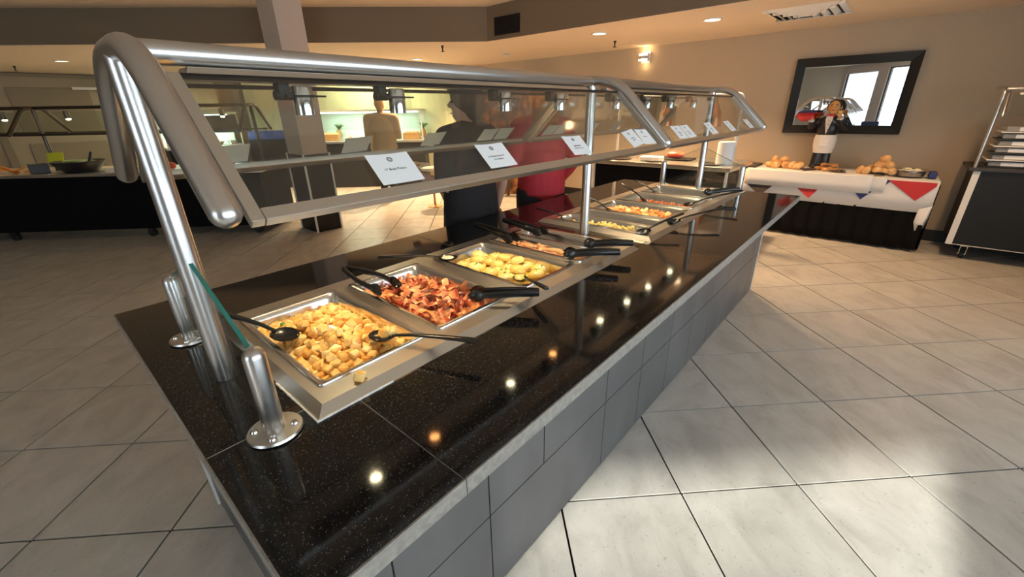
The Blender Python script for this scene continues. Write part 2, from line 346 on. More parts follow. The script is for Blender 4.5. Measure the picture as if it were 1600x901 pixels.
b = MB(); dbox(b, 2.25, 3.44, .2, 2.45, .06, .066); b.build('sun_block_blind', 'blind_cloth', t, smooth=0)  # closed blind added to keep direct sun off the floor left of the counter
c = A+D*2.85+NO*.16

# ceilings, soffits
struct(MB().prism([(-4.37, -4.2), (4.62, -4.2), (4.62, 4.42), (-4.56, 13.6), (-6.92, 13.6), (-6.92, 2.05), (-4.37, -.5)], ZU, ZU+.06).build('ceiling', 'ceiling_paint', loc=(0, 0, 0), smooth=0))
cl = struct(MB().prism([(4.621, -4.2), (6.9, -4.2), (6.9, 13.6), (-4.556, 13.6), (4.621, 4.424)], ZL, ZL+.05).build('ceiling_low', 'ceiling_paint', loc=(0, 0, 0), smooth=0))
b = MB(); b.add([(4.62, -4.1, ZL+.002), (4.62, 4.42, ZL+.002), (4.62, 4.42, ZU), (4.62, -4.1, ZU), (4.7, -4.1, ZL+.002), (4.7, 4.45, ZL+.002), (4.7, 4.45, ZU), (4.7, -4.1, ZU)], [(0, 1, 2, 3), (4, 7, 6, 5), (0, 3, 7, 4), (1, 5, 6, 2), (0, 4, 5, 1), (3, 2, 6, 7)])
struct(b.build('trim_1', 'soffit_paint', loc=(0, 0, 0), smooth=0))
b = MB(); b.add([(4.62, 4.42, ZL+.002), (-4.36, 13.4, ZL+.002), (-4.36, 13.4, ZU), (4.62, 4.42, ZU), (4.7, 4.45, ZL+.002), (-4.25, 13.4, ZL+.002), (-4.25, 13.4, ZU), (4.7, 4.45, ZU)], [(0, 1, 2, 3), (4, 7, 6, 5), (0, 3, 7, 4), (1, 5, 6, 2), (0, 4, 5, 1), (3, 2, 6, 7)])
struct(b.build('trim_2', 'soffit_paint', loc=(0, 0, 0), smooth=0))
b = MB(); b.box(XW-.014, XW, -4, 13.4, 0, .13); struct(b.build('baseboard_right', 'baseboard_black', loc=(0, 0, 0), smooth=0, bevel=.003))

# alcove: pale slanting wall and its return
P0 = Vector((3.75, 10.95, 0)); P1 = Vector((6.3, 8.4, 0)); dd = (P1-P0).normalized(); nn = Vector((e45, e45, 0))
b = MB(); b.obox((P0+P1)/2+nn*.05+Vector((0, 0, 1.16)), dd*((P1-P0).length/2), nn*.05, (0, 0, 1.16)); struct(b.build('wall_alcove', 'wall_paint_pale', loc=(0, 0, 0), smooth=0))
b = MB(); b.box(6.28, 6.36, 7.0, 8.42, 0, ZL); struct(b.build('wall_return', 'wall_paint_pale', loc=(0, 0, 0), smooth=0))
b = MB(); b.box(6.36, XW, 7.0, 7.08, 0, ZL); struct(b.build('wall_nib', 'wall_paint', loc=(0, 0, 0), smooth=0))
b = MB(); b.obox((3.55, 11.15, 1.16), dd*.2, nn*.16, (0, 0, 1.16)); struct(b.build('wall_pier', 'column_blue' if 'column_blue' in MATS else 'soffit_paint', loc=(0, 0, 0), smooth=0))

# column with black clad base
cx0, cx1, cy0, cy1 = 2.44, 2.76, 5.61, 6.05
t = thing('column', 'square painted column with black clad lower half standing behind the buffet', 'column', ((cx0+cx1)/2, (cy0+cy1)/2, 0)); t['kind'] = 'structure'; del t['category']
MB().box(cx0, cx1, cy0, cy1, 1.0, ZU).build('shaft', 'column_paint', t, smooth=0)
MB().box(cx0-.01, cx1+.01, cy0-.01, cy1+.01, 0, 1.0).build('clad_panel', 'black_paint', t, smooth=0)
for x, y in ((cx0-.012, cy0-.012), (cx1+.012, cy0-.012), (cx0-.012, cy1+.012), (cx1+.012, cy1+.012)):
    MB().box(x-.011, x+.011, y-.011, y+.011, 0, 1.01).build('corner_trim', 'white_trim', t, smooth=0)

# door in the back wall
t = bpy.data.objects.new('door_1', None); COL.objects.link(t); t['kind'] = 'structure'; t.location = (1.0, 13.38, 0); ORG[t] = Vector((1.0, 13.38, 0))
mat('door_dark', (.24, .20, .14), .6)
MB().box(.1, 1.75, 13.36, 13.4, 0, 2.24).build('door_leaf', 'door_paint', t, smooth=0, bevel=.004)
for z0, z1 in ((.25, 1.0), (1.15, 2.05)):
    b = MB(); b.box(.35, 1.55, 13.34, 13.36, z0, z1); b.build('door_panel', 'door_dark', t, smooth=0, bevel=.008)
b = MB(); b.box(.0, .1, 13.33, 13.4, 0, 2.3); b.box(1.75, 1.85, 13.33, 13.4, 0, 2.3); b.box(.1, 1.75, 13.33, 13.4, 2.24, 2.3); b.build('door_frame', 'door_dark', t, smooth=0)
b = MB(); b.box(1.3, 1.75, 13.25, 13.30, 2.02, 2.07); b.cyl((1.72, 13.3, 2.05), (1.72, 13.34, 1.98), .03); b.build('door_closer', 'white_metal', t)

# ------------------------------------------------------------------ ceiling fittings
for x, y, lab in ((5.15, 8.55, 'added pale ceiling fixture brightening the alcove of the lit salad station'), (3.3, 11.9, 'added pale ceiling fixture brightening the far left station')):  # both fixtures are added to brighten the pale walls back there
    t = thing('added_fixture', lab, 'ceiling light', (x, y, ZL)); MB().box(x-.3, x+.3, y-.15, y+.15, ZL-.03, ZL-.001).build('fixture_frame', 'white_metal', t, smooth=0); MB().box(x-.28, x+.28, y-.13, y+.13, ZL-.034, ZL-.0305).build('diffuser', 'bulb_cool', t, smooth=0)
    l = bpy.data.lights.new('added_fixture_glow', 'AREA'); l.shape = 'RECTANGLE'; l.size = .56; l.size_y = .26; l.energy = 45; l.color = (1, .95, .62); o = bpy.data.objects.new('added_fixture_glow', l); COL.objects.link(o); o.parent = t; o.location = (0, 0, -.045)
def downlight(x, y, lit, energy=0, label='', z=ZL, col=(1, .62, .32)):
    t = thing('downlight', label, 'ceiling light', (x, y, z), group='recessed downlights')
    MB().lathe([(.075, -.001), (.1, -.001), (.1, -.008), (.085, -.012), (.075, -.008), (.075, -.001)], (x, y, z), 24, cap=False).build('trim_ring', 'white_metal', t)
    MB().lathe([(.075, -.002), (.03, -.004), (0.001, -.005)], (x, y, z), 20, cap=False).build('bulb', 'bulb' if lit else 'black_paint', t)
    if energy:
        l = bpy.data.lights.new('downlight_glow', 'SPOT'); l.energy = energy; l.color = col; l.spot_size = math.radians(125); l.spot_blend = .7; l.shadow_soft_size = .06
        o = bpy.data.objects.new('downlight_glow', l); COL.objects.link(o); o.parent = t; o.location = (0, 0, -.03)
for x, y, e_, lab in ((5.15, 3.05, 360, 'lit round downlight in the low ceiling left of the bright emergency wall lamp'), (5.26, 1.77, 210, 'lit round downlight nearest the square ceiling vent'),
                     (5.15, 6.62, 520, 'lit round downlight seen just above the steel guard rail'), (1.02, 10.4, 150, 'lit round downlight far left in the dim low ceiling'),
                     (5.2, -.6, 70, 'added unseen downlight over the black cart'), (3.9, 8.2, 300, 'added unseen downlight over the far serving area')):  # these two are extra, out of view, added for more warm light
    downlight(x, y, True, e_, lab)
q = pix(790, 83.5, z=ZL); downlight(q.x, q.y, False, 0, 'unlit dark round downlight in the low ceiling')
for x, y, lab in ((4.42, 5.1, 'small black sprinkler head hanging from the low ceiling above the man'), (5.867, 3.224, 'small black sprinkler head beside the lit downlight'), (.54, 11.84, 'small black sprinkler head far left on the low ceiling')):
    t = thing('sprinkler', lab, 'sprinkler', (x, y, ZL), group='ceiling sprinklers')
    b = MB(); b.cyl((x, y, ZL), (x, y, ZL-.03), .02, .012); b.cyl((x, y, ZL-.03), (x, y, ZL-.07), .009); b.build('stem', 'black_paint', t)
    b = MB(); b.cyl((x, y, ZL-.07), (x, y, ZL-.075), .026); b.build('deflector', 'black_paint', t)
t = thing('ceiling_vent', 'square white ceiling air vent with stepped louvres', 'vent', (5.52, .97, ZL))
for k, (hw, z) in enumerate(((.325, -.006), (.25, -.02), (.175, -.03), (.1, -.038))):
    b = MB(); w_ = .045
    for sx, sy, ex, ey in ((0, -1, hw, w_/2), (0, 1, hw, w_/2), (-1, 0, w_/2, hw), (1, 0, w_/2, hw)):
        b.obox((5.52+sx*(hw-w_/2), .97+sy*(hw-w_/2), ZL+z), (ex, 0, .012*sx if sx else 0), (0, ey, .012*sy if sy else 0), (0, 0, .003))
    b.build('louvre', 'white_metal', t, smooth=0)
MB().box(5.22, 5.82, .67, 1.27, ZL-.004, ZL-.001).build('dark_duct', 'black_paint', t, smooth=0)
t = thing('air_grille', 'black rectangular air return grille on the brown soffit', 'vent', (4.62, 4.07, 2.37))
MB().box(4.606, 4.62, 3.86, 4.28, 2.37, 2.57).build('frame', 'black_paint', t, smooth=0)
for k in range(9): MB().obox((4.604, 4.07, 2.385+k*.0212), (.006, 0, .004), (0, .195, 0), (-.0006, 0, .0012)).build('slat', 'black_rubber', t, smooth=0)
# emergency lamp on the wall
mat('bulb_soft', (1, .9, .8), .5, emit=(1, .75, .5), estr=5)
t = thing('emergency_lamp', 'small white twin emergency lamp glowing high on the tan wall', 'wall lamp', (XW, 3.16, 2.11))
MB().box(XW-.03, XW-.001, 3.09, 3.23, 2.10, 2.25).build('housing', 'white_metal', t, smooth=0, bevel=.006)
for z in (2.14, 2.21):
    hd = MB().box(XW-.10, XW-.03, 3.10, 3.24, z-.017, z+.017).build('lamp_head', 'white_metal', t, smooth=0, bevel=.008)
    MB().box(XW-.104, XW-.1005, 3.105, 3.235, z-.013, z+.013).build('lens', 'bulb_soft', hd, smooth=0)
for z, e_ in ((2.27, .9), (2.07, .5)):
    l = bpy.data.lights.new('glow', 'POINT'); l.energy = e_; l.color = (1, .66, .3); l.shadow_soft_size = .02; o = bpy.data.objects.new('glow', l); COL.objects.link(o); o.parent = t; o.location = (-.07, 0, z-2.11)
# framed mirror
t = thing('wall_mirror', 'wide mirror in a broad black frame hung on the tan wall', 'mirror', (XW, .585, 1.153))
y0, y1, z0, z1 = .006, 1.165, 1.153, 1.997; w_ = .095
for a in ('b', 't', 'l', 'r'):
    o4 = [(y0, z0), (y1, z0), (y1, z1), (y0, z1)]; i4 = [(y0+w_, z0+w_), (y1-w_, z0+w_), (y1-w_, z1-w_), (y0+w_, z1-w_)]
    k = 'brtl'.index(a); j = (k+1) % 4
    vs = [(XW-.002, *o4[k]), (XW-.002, *o4[j]), (XW-.05, *o4[j]), (XW-.05, *o4[k]), (XW-.025, *i4[j]), (XW-.025, *i4[k]), (XW-.002, *i4[j]), (XW-.002, *i4[k])]
    MB().add(vs, [(0, 1, 2, 3), (3, 2, 4, 5), (5, 4, 6, 7), (7, 6, 1, 0), (0, 3, 5, 7), (1, 6, 4, 2)]).build('frame_rail', 'black_paint', t, smooth=0)
mat('mirror_glass', (.88, .89, .9), .0, 1)
MB().box(XW-.02, XW-.015, y0+w_-.002, y1-w_+.002, z0+w_-.002, z1-w_+.002).build('mirror_glass', 'mirror_glass', t, smooth=0)

# ================================================================== BUFFET COUNTER
ZC = .845; TX0, TX1, TY0, TY1 = .075, 3.86, .46, 1.92; BX0, BX1, BY0, BY1 = .139, 3.88, .655, 1.76
ctr = thing('buffet_counter', 'long buffet island with polished black granite top and grey tiled sides', 'buffet counter', (1.97, 1.19, 0))
MB().box(BX0+.012, BX1-.012, BY0+.012, BY1-.012, 0, ZC-.04).build('base_core', 'grout_grey', ctr, smooth=0)
xs = [BX0, .30, .627, .897, 1.326, 1.67, 2.012, 2.35, 2.69, 3.03, 3.37, 3.70, BX1]; zs = [0.004, .346, .69, ZC-.041]; g = .0022
for r in range(3):
    cols = [x for x in xs if not (r == 0 and x == .897)]
    for a, c in zip(cols[:-1], cols[1:]):
        MB().box(a+g, c-g, BY0, BY0+.011, zs[r]+g, zs[r+1]-g).build('side_tile', 'grey_panel_tile', ctr, smooth=0, bevel=.0012)
    ys = [BY0+.012, .95, 1.25, 1.52, BY1-.012]
    for a, c in zip(ys[:-1], ys[1:]):
        for x in (BX0, BX1-.011): MB().box(x, x+.011, a+g, c-g, zs[r]+g, zs[r+1]-g).build('side_tile', 'grey_panel_tile', ctr, smooth=0, bevel=.0012)
for x in (BX0-.003, BX1+.003):
    for y in (BY0-.003, BY1-.009): MB().box(x-.006, x+.006, y-.002, y+.012, 0.002, ZC-.041).build('corner_trim', 'white_trim', ctr, smooth=0)
top = MB().box(TX0+.05, TX1-.05, TY0+.05, TY1-.05, ZC-.041, ZC-.0405).build('top_support', 'grout_dark', ctr, smooth=0)
def slab(poly): MB().prism(poly, ZC-.04, ZC).build('granite_slab', 'black_granite', ctr, smooth=0, bevel=.0016)
gp = .0011
slab([(TX0, TY0), (.376-gp, TY0), (.376-gp, .85), (.3, .85), (.3, .893-gp), (TX0, .893-gp)])
slab([(TX0, .893+gp), (.3, .893+gp), (.3, 1.54), (.3, TY1), (TX0, TY1)])
slab([(.376+gp, TY0), (1.98-gp, TY0), (1.98-gp, .85), (.376+gp, .85)])
slab([(1.98+gp, TY0), (TX1, TY0), (TX1, .85), (1.98+gp, .85)])
slab([(.3+gp, 1.54), (1.35-gp, 1.54), (1.35-gp, TY1), (.3+gp, TY1)])
slab([(1.35+gp, 1.54), (2.5-gp, 1.54), (2.5-gp, TY1), (1.35+gp, TY1)])
slab([(2.5+gp, 1.54), (TX1, 1.54), (TX1, TY1), (2.5+gp, TY1)])
slab([(1.87, .85+gp), (2.04, .85+gp), (2.04, 1.54-gp), (1.87, 1.54-gp)])
slab([(3.68, .85+gp), (TX1, .85+gp), (TX1, 1.54-gp), (3.68, 1.54-gp)])
mat('seam_filler', (.10, .10, .10), .6); mat('seam_filler_pale', (.34, .33, .31), .7)
for q in ((TX0+.001, .3, .893-gp, .893+gp), (.376-gp, .376+gp, TY0+.001, .84), (1.98-gp, 1.98+gp, TY0+.001, .84), (1.35-gp, 1.35+gp, 1.55, TY1-.001), (2.5-gp, 2.5+gp, 1.55, TY1-.001)): MB().box(*q, ZC-.02, ZC-.0004).build('seam_filler', 'seam_filler_pale' if q[0] < .1 else 'seam_filler', ctr, smooth=0)
for a, c in ((TX0, .378), (.38, 1.98), (1.982, TX1)): MB().box(a, c, TY0-.004, TY0-.0002, ZC-.04, ZC-.001).build('edge_strip', 'stone_edge', ctr, smooth=0)
for a, c in ((TY0, .893), (.895, TY1)): MB().box(TX0-.004, TX0-.0002, a, c, ZC-.04, ZC-.001).build('edge_strip', 'stone_edge', ctr, smooth=0)
# dark lining of the two cut-outs under the wells
for a, c in ((.3, 1.87), (2.04, 3.68)):
    MB().box(a+.002, c-.002, .852, 1.538, ZC-.11, ZC-.105).build('well_lining', 'dark_steel', ctr, smooth=0)

# ================================================================== SNEEZE GUARD
PX = (.2, 1.957, 3.765); PY = 1.185; RZc = 1.60; TR = .0245
sg = thing('sneeze_guard', 'tall stainless tube sneeze guard with slanted glass panels over the buffet', 'sneeze guard', (1.97, PY, ZC))
def domed(b, path, r, n=18):                          # tube with domed ends
    P = [Vector(p) for p in path]; a = (P[0]-P[1]).normalized(); z = (P[-1]-P[-2]).normalized()
    st = [(.0, .99), (.35, .93), (.7, .70), (.93, .36), (1, .03)]
    pre = [P[0]+a*r*k for k, _ in reversed(st[1:])]; post = [P[-1]+z*r*k for k, _ in st[1:]]
    return b.tube(pre+P+post, [r*q for _, q in reversed(st[1:])]+[r]*len(P)+[r*q for _, q in st[1:]], n)
for xp in PX:
    MB().cyl((xp, PY, ZC+.001), (xp, PY, RZc-.01), TR, n=20).build('guard_post', 'brushed_steel', sg)
    pth = round_path([(xp, .785, 1.335), (xp, 1.05, RZc), (xp, 2*PY-1.05, RZc), (xp, 2*PY-.785, 1.335)], .1, 8)
    domed(MB(), pth, TR).build('guard_arm', 'brushed_steel', sg)
for a, c in ((PX[0], PX[1]), (PX[1], PX[2])):
    MB().cyl((a+.012, PY, RZc), (c-.012, PY, RZc), TR-.0008, n=20).build('top_rail', 'brushed_steel', sg)
# glass panels with channels, both sides of both bays
uF = Vector((0, .732, .681)); nF = Vector((0, -.681, .732))
for (a, c) in ((PX[0]+.028, PX[1]-.028), (PX[1]+.028, PX[2]-.028)):
    for sgn in (1, -1):
        u = Vector((0, uF.y*sgn, uF.z)); n = Vector((0, nF.y*sgn, nF.z)); base = Vector((0, PY+(.775-PY)*sgn, 1.318)); Lg = .335
        def pt(x, s, o): return Vector((x, 0, 0))+base+u*s+n*o
        MB().obox(pt((a+c)/2, Lg/2+.006, 0), ((c-a)/2-.012, 0, 0), u*(Lg/2-.006), n*.003).build('glass_panel', 'guard_glass', sg, smooth=0)
        for x in (a+.011, c-.011): MB().obox(pt(x, Lg/2-.004, 0), (.011, 0, 0), u*(Lg/2+.004), n*.009).build('side_channel', 'steel_plate', sg, smooth=0, bevel=.0015)
        MB().obox(pt((a+c)/2, .004, 0), ((c-a)/2-.0225, 0, 0), u*.0125, n*.0095).build('bottom_channel', 'steel_plate', sg, smooth=0, bevel=.0015)
        MB().obox(pt((a+c)/2, Lg+.002, 0), ((c-a)/2-.0225, 0, 0), u*.003, n*.0045).build('top_gasket', 'black_paint', sg, smooth=0)
# lamp housings and heat lamps
for hx0, hx1 in ((.29, 1.87), (2.05, 3.68)):
    pr = [(-.03, 1.5745), (.03, 1.5745), (.05, 1.556), (.05, 1.551), (-.05, 1.551), (-.05, 1.556)]; m = len(pr)
    b = MB(); b.add([(hx0+(.012 if z > 1.57 else 0), PY+y, z) for y, z in pr]+[(hx1-(.012 if z > 1.57 else 0), PY+y, z) for y, z in pr], [tuple(range(m)), tuple(range(2*m-1, m-1, -1))]+[(i, m+i, m+(i+1) % m, (i+1) % m) for i in range(m)])
    b.build('lamp_housing', 'steel_plate', sg, smooth=0, bevel=.001)
LX = (.54, .823, 1.313, 1.675, 2.197, 2.571, 2.922, 3.344)
for k, x in enumerate(LX):
    lp = MB().lathe([(.0215, 1.482), (.0215, 1.477), (.0245, 1.477), (.0245, 1.541), (.022, 1.545), (.001, 1.545)], (x, PY-.01, 0), 22, cap=False).build('heat_lamp', 'lamp_chrome', sg)
    b = MB(); b.lathe([(.0248, 1.519), (.0285, 1.519), (.0285, 1.5235), (.0248, 1.5235)], (x, PY-.01, 0), 22, cap=False); b.obox((x+.008, PY-.012, 1.5213), (.05, 0, 0), (0, .006, 0), (0, 0, .0022)); b.build('clamp_ring', 'black_paint', lp)
    b = MB(); b.box(x-.052, x-.026, PY+.0, PY+.03, 1.518, 1.551); b.cyl((x-.06, PY+.012, 1.523), (x-.02, PY+.012, 1.523), .011); b.build('swivel_bracket', 'black_paint', lp)
    orange = k in (1, 3)
    MB().lathe([(.0205, 1.484), (.012, 1.481), (.001, 1.480)], (x, PY-.01, 0), 18, cap=False).build('bulb', 'bulb_orange' if orange else 'bulb_white', lp)
    l = bpy.data.lights.new('heat_lamp_glow', 'SPOT'); l.energy = 9 if orange else 13; l.color = (1, .52, .22) if orange else (1, .80, .45); l.spot_size = math.radians(95); l.spot_blend = .8; l.shadow_soft_size = .018
    o = bpy.data.objects.new('heat_lamp_glow', l); COL.objects.link(o); o.parent = lp; o.location = Vector((x, PY-.01, 1.474))-ORG[sg]
# end guards: two short posts and a cut glass panel at each end
for x, lab in ((PX[0], 'low glass end guard with two short steel posts nearest the camera'), (PX[2], 'low glass end guard with two short posts at the end by the bread table')):
    t = thing('end_guard', lab, 'end guard', (x, PY, ZC), group='buffet end guards')
    for y in (.868, 1.502):
        b = MB(); domed(b, [(x, y, ZC+.02), (x, y, ZC+.19)], .0215, 20); b.cyl((x, y, ZC+.002), (x, y, ZC+.02), .0215, n=20); p = b.build('short_post', 'brushed_steel', t)
        MB().lathe([(.052, 0), (.056, .003), (.054, .008), (.0225, .0095)], (x, y, ZC+.0005), 28).build('flange', 'steel_plate', p)
        for q in range(4):
            an = PI/4+q*PI/2+.3; bx_, by_ = x+.039*math.cos(an), y+.039*math.sin(an)
            b = MB(); b.lathe([(.0085, .0), (.0085, .003), (.006, .0065), (.001, .0075)], (bx_, by_, ZC+.009), 10); b.build('bolt', 'chrome', p)
    for s in (1, -1):
        Y = lambda v: PY+(v-PY)*s
        q = [(x, Y(.888), ZC+.006), (x, Y(1.162), ZC+.006), (x, Y(1.162), 1.165), (x, Y(.888), 1.047)]
        gl = MB().slab([(x+.004, *p[1:]) for p in q], .008*(1 if s > 0 else -1)).build('glass_panel', 'guard_glass', t, smooth=0)
        e0, e1 = Vector(q[3]), Vector(q[2]); dv = (e1-e0); un = Vector((0, -dv.z, dv.y)).normalized()*(1 if s > 0 else -1)
        MB().obox((e0+e1)/2+un*.0012, dv/2, un*.0012, (.0042, 0, 0)).build('polished_edge', 'glass_edge', gl, smooth=0)

# ================================================================== HOT WELLS AND PANS
ZT = .866; ZP = .8715
PANS1 = [(.325, .33), (.700, .33), (1.115, .33), (1.483, .166), (1.659, .166)]
PANS2 = [(2.062, .166), (2.238, .166), (2.45, .33), (2.83, .33), (3.23, .33)]
PYL, PYH = .912, 1.462
def well(x0, x1, pans, lab):
    t = thing('hot_food_well', lab, 'food well', ((x0+x1)/2, PY, ZC), group='drop-in hot wells'); y0, y1 = .826, 1.556; s = .024
    o_ = [(x0, y0), (x1, y0), (x1, y1), (x0, y1)]; i_ = [(x0+s, y0+s), (x1-s, y0+s), (x1-s, y1-s), (x0+s, y1-s)]
    b = MB(); b.add([(*p, ZC+.0005) for p in o_]+[(*p, ZT) for p in i_], [(k, (k+1) % 4, 4+(k+1) % 4, 4+k) for k in range(4)]); b.build('bevelled_skirt', 'steel_plate', t, smooth=0)
    b = MB(); X0, X1, Y0, Y1 = x0+s, x1-s, y0+s, y1-s; m_ = .016; pos = X0
    def flat(a, c, d, e): b.box(a, c, d, e, ZT-.002, ZT)
    flat(X0, X1, Y0, PYL+m_); flat(X0, X1, PYH-m_, Y1)
    for px_, w in pans: flat(pos, px_+m_, PYL+m_, PYH-m_); pos = px_+w-m_
    flat(pos, X1, PYL+m_, PYH-m_); b.build('deck_plate', 'steel_plate', t, smooth=0)
    return t
w1 = well(.275, 1.885, PANS1, 'stainless drop-in hot well holding the potato and bacon pans')
w2 = well(2.022, 3.70, PANS2, 'stainless drop-in hot well at the far end beyond the middle post')
b = MB(); K = 40
pth_ = [(.2725, 1.05-.0068*k+.0, ZC+.002) for k in range(33)]+[(.2725+.006*k, .8235, ZC+.002) for k in range(34)]
b.tube(pth_, [.0022+.0028*abs(noise.noise(Vector((k*.31, 0, 0)))) for k in range(len(pth_))], 6); b.build('caulk_bead', 'caulk', w1)
def rrect(hx, hy, r, n=4):
    out = []
    for cx, cy, a in ((hx-r, hy-r, 0), (-hx+r, hy-r, PI/2), (-hx+r, -hy+r, PI), (hx-r, -hy+r, 1.5*PI)):
        for k in range(n+1): out.append((cx+r*math.cos(a+PI/2*k/n), cy+r*math.sin(a+PI/2*k/n)))
    return out
def pan_mesh(w, l, depth, name):
    hx, hy = w/2, l/2; L_ = [(rrect(hx, hy, .014), -.007), (rrect(hx+.001, hy+.001, .015), -.002), (rrect(hx-.001, hy-.001, .014), .001), (rrect(hx-.014, hy-.014, .02), .001), (rrect(hx-.018, hy-.018, .022), -.003), (rrect(hx-.024, hy-.024, .03), -.022), (rrect(hx-.03, hy-.03, .034), -depth+.012), (rrect(hx-.038, hy-.038, .03), -depth)]
    b = MB(); vs = [(x, y, z) for lp, z in L_ for x, y in lp]; n = len(L_[0][0]); m = len(L_)
    fs = [(i*n+j, i*n+(j+1) % n, (i+1)*n+(j+1) % n, (i+1)*n+j) for i in range(m-1) for j in range(n)]+[tuple((m-1)*n+j for j in range(n))]
    b.add(vs, fs); return b.mesh(name, 'pan_steel', 50)
pm_full = pan_mesh(.33, .55, .066, 'food_pan'); pm_half = pan_mesh(.166, .55, .066, 'food_pan')
plab = ['full-size steel pan heaped with diced potatoes nearest the camera', 'full-size steel pan full of bacon strips', 'full-size steel pan of yellow sauced eggs', 'narrow steel pan of sausage links', 'narrow steel pan with a few crumbs, beside the middle post',
        'narrow steel pan of scrambled egg just past the middle post', 'narrow dark empty-looking steel pan beside the scrambled egg', 'full-size steel pan of orange diced ham', 'full-size steel pan of red baked beans', 'farthest full-size steel pan, nearly empty']
PC = []
for (px_, w), lab in zip(PANS1+PANS2, plab):
    me = pm_full if w > .2 else pm_half; c = Vector((px_+w/2, (PYL+PYH)/2, ZP)); PC.append((c, w))
    place(me, 'food_pan', c, (0, 0, 0), lab, 'food pan', 'steel food pans')

# ================================================================== FOOD
ramp_mat('potato', [(.3, (.80, .42, .10)), (.5, (.93, .63, .22)), (.75, (.95, .75, .38))], 30, .38, rnd=1, coat=.2)
ramp_mat('potato_brown', [(.3, (.60, .26, .05)), (.55, (.86, .48, .12)), (.8, (.92, .62, .24))], 30, .4, rnd=1, coat=.2)
ramp_mat('bacon', [(.30, (.26, .035, .02)), (.45, (.48, .09, .05)), (.56, (.72, .33, .17)), (.7, (.80, .50, .30))], 24, .3, stretch=(.5, 2.4, 1), rnd=1, coat=.3)
ramp_mat('bacon_pale', [(.3, (.5, .13, .05)), (.5, (.80, .36, .14)), (.7, (.88, .56, .30))], 24, .32, stretch=(.5, 2.2, 1), rnd=1, coat=.3)
ramp_mat('hollandaise', [(.35, (.90, .64, .15)), (.6, (.95, .77, .30)), (.8, (.96, .85, .48))], 14, .25, coat=.4, rnd=1)
ramp_mat('sausage', [(.3, (.55, .27, .12)), (.6, (.78, .48, .27)), (.8, (.85, .6, .38))], 22, .35, coat=.3, rnd=1)
mat('herb', (.06, .12, .02), .7); mat('pepper_green', (.16, .32, .05), .5)
mat('scramble', (.92, .70, .24), .55, var=.15, vscale=40, bump=.3, bscale=90)
mat('ham', (.86, .33, .10), .45, rnd=.25); mat('ham_pale', (.92, .55, .25), .45, rnd=.2); mat('beans', (.50, .12, .03), .3, rnd=.3, coat=.3)
def cube_variant(seed, s, name, m):
    R_ = random.Random(seed); b = bmesh.new(); bmesh.ops.create_cube(b, size=1)
    for v in b.verts: v.co = Vector((v.co.x*s*R_.uniform(.75, 1.25), v.co.y*s*R_.uniform(.75, 1.25), v.co.z*s*R_.uniform(.7, 1.2)))
    bmesh.ops.bevel(b, geom=b.edges[:], offset=s*.13, segments=1, affect='EDGES')
    me = bpy.data.meshes.new(name); b.to_mesh(me); b.free(); me.materials.append(MATS[m]); return me
RP = random.Random(3)
pv = [cube_variant(k, .0245, 'potato_cube', 'potato_brown' if k % 4 == 0 else 'potato') for k in range(9)]
def heap(c, hx, hy, top, edge, n, r0=.25):           # height field of a heap inside a pan
    def hgt(x, y):
        d = max(abs(x)/hx, abs(y)/hy); v = top*(1-max(0, d-r0)/(1-r0))+edge*(max(0, d-r0)/(1-r0))
        return v+.006*noise.noise(Vector((x*22+c.x*9, y*22, n)))
    return hgt
def bed(c, hx, hy, f, name, m, lab, cat, nx=16, ny=26, drop=.008, floor=-.06):
    b = MB(); vs = []
    for j in range(ny+1):
        for i in range(nx+1):
            x = -hx+2*hx*i/nx; y = -hy+2*hy*j/ny; ed = i in (0, nx) or j in (0, ny); z = floor if ed else f(x, y)-drop; vs.append((x, y, z))
    b.add(vs, [(j*(nx+1)+i, j*(nx+1)+i+1, (j+1)*(nx+1)+i+1, (j+1)*(nx+1)+i) for j in range(ny) for i in range(nx)])
    o = b.build(name, m, smooth=180); o.location = c; tag(o, lab, cat); o['kind'] = 'stuff'; return o
# potatoes
c, w = PC[0]; f = heap(c, .128, .232, .000, -.050, 1, .3); off = (.004, -.008)
bed(c, .130, .236, f, 'potato_bed', 'potato_brown', 'lower layer of diced potatoes filling the nearest pan', 'potatoes')
cnt = 0
for j in range(19):
    for i in range(11):
        x = -.122+.0244*i+RP.uniform(-.006, .006); y = -.226+.0251*j+RP.uniform(-.006, .006)
        if abs(x) > .128 or abs(y) > .232: continue
        place(RP.choice(pv), 'potato_cube', (c.x+x, c.y+y, c.z+f(x, y)+.003+RP.uniform(-.003, .004)), (RP.uniform(0, 6), RP.uniform(0, 6), RP.uniform(0, 6)), 'golden roasted potato cube heaped in the nearest steel pan', 'potato cube', 'diced potatoes', scale=RP.uniform(.82, 1.18))
for k in range(62):
    x = RP.gauss(0, .045); y = RP.gauss(-.02, .085)
    if abs(x) > .1 or abs(y) > .19: continue
    place(RP.choice(pv), 'potato_cube', (c.x+x, c.y+y, c.z+f(x, y)+.018+RP.uniform(-.002, .005)), (RP.uniform(0, 6), RP.uniform(0, 6), RP.uniform(0, 6)), 'golden roasted potato cube heaped in the nearest steel pan', 'potato cube', 'diced potatoes', scale=RP.uniform(.8, 1.15))
place(pv[2], 'potato_cube', (.405, .868, ZT+.012), (.4, .2, .9), 'single stray potato cube lying on the steel deck outside the pan', 'potato cube')
for k in range(3): place(cube_variant(40+k, .012, 'pepper_dice', 'pepper_green'), 'pepper_dice', (c.x+(-.03, .05, -.08)[k], c.y+(.19, .1, .15)[k], c.z+f((-.03, .05, -.08)[k], (.19, .1, .15)[k])+.016), (.5, .3, k), 'small green pepper piece among the diced potatoes', 'pepper piece', 'green pepper bits')
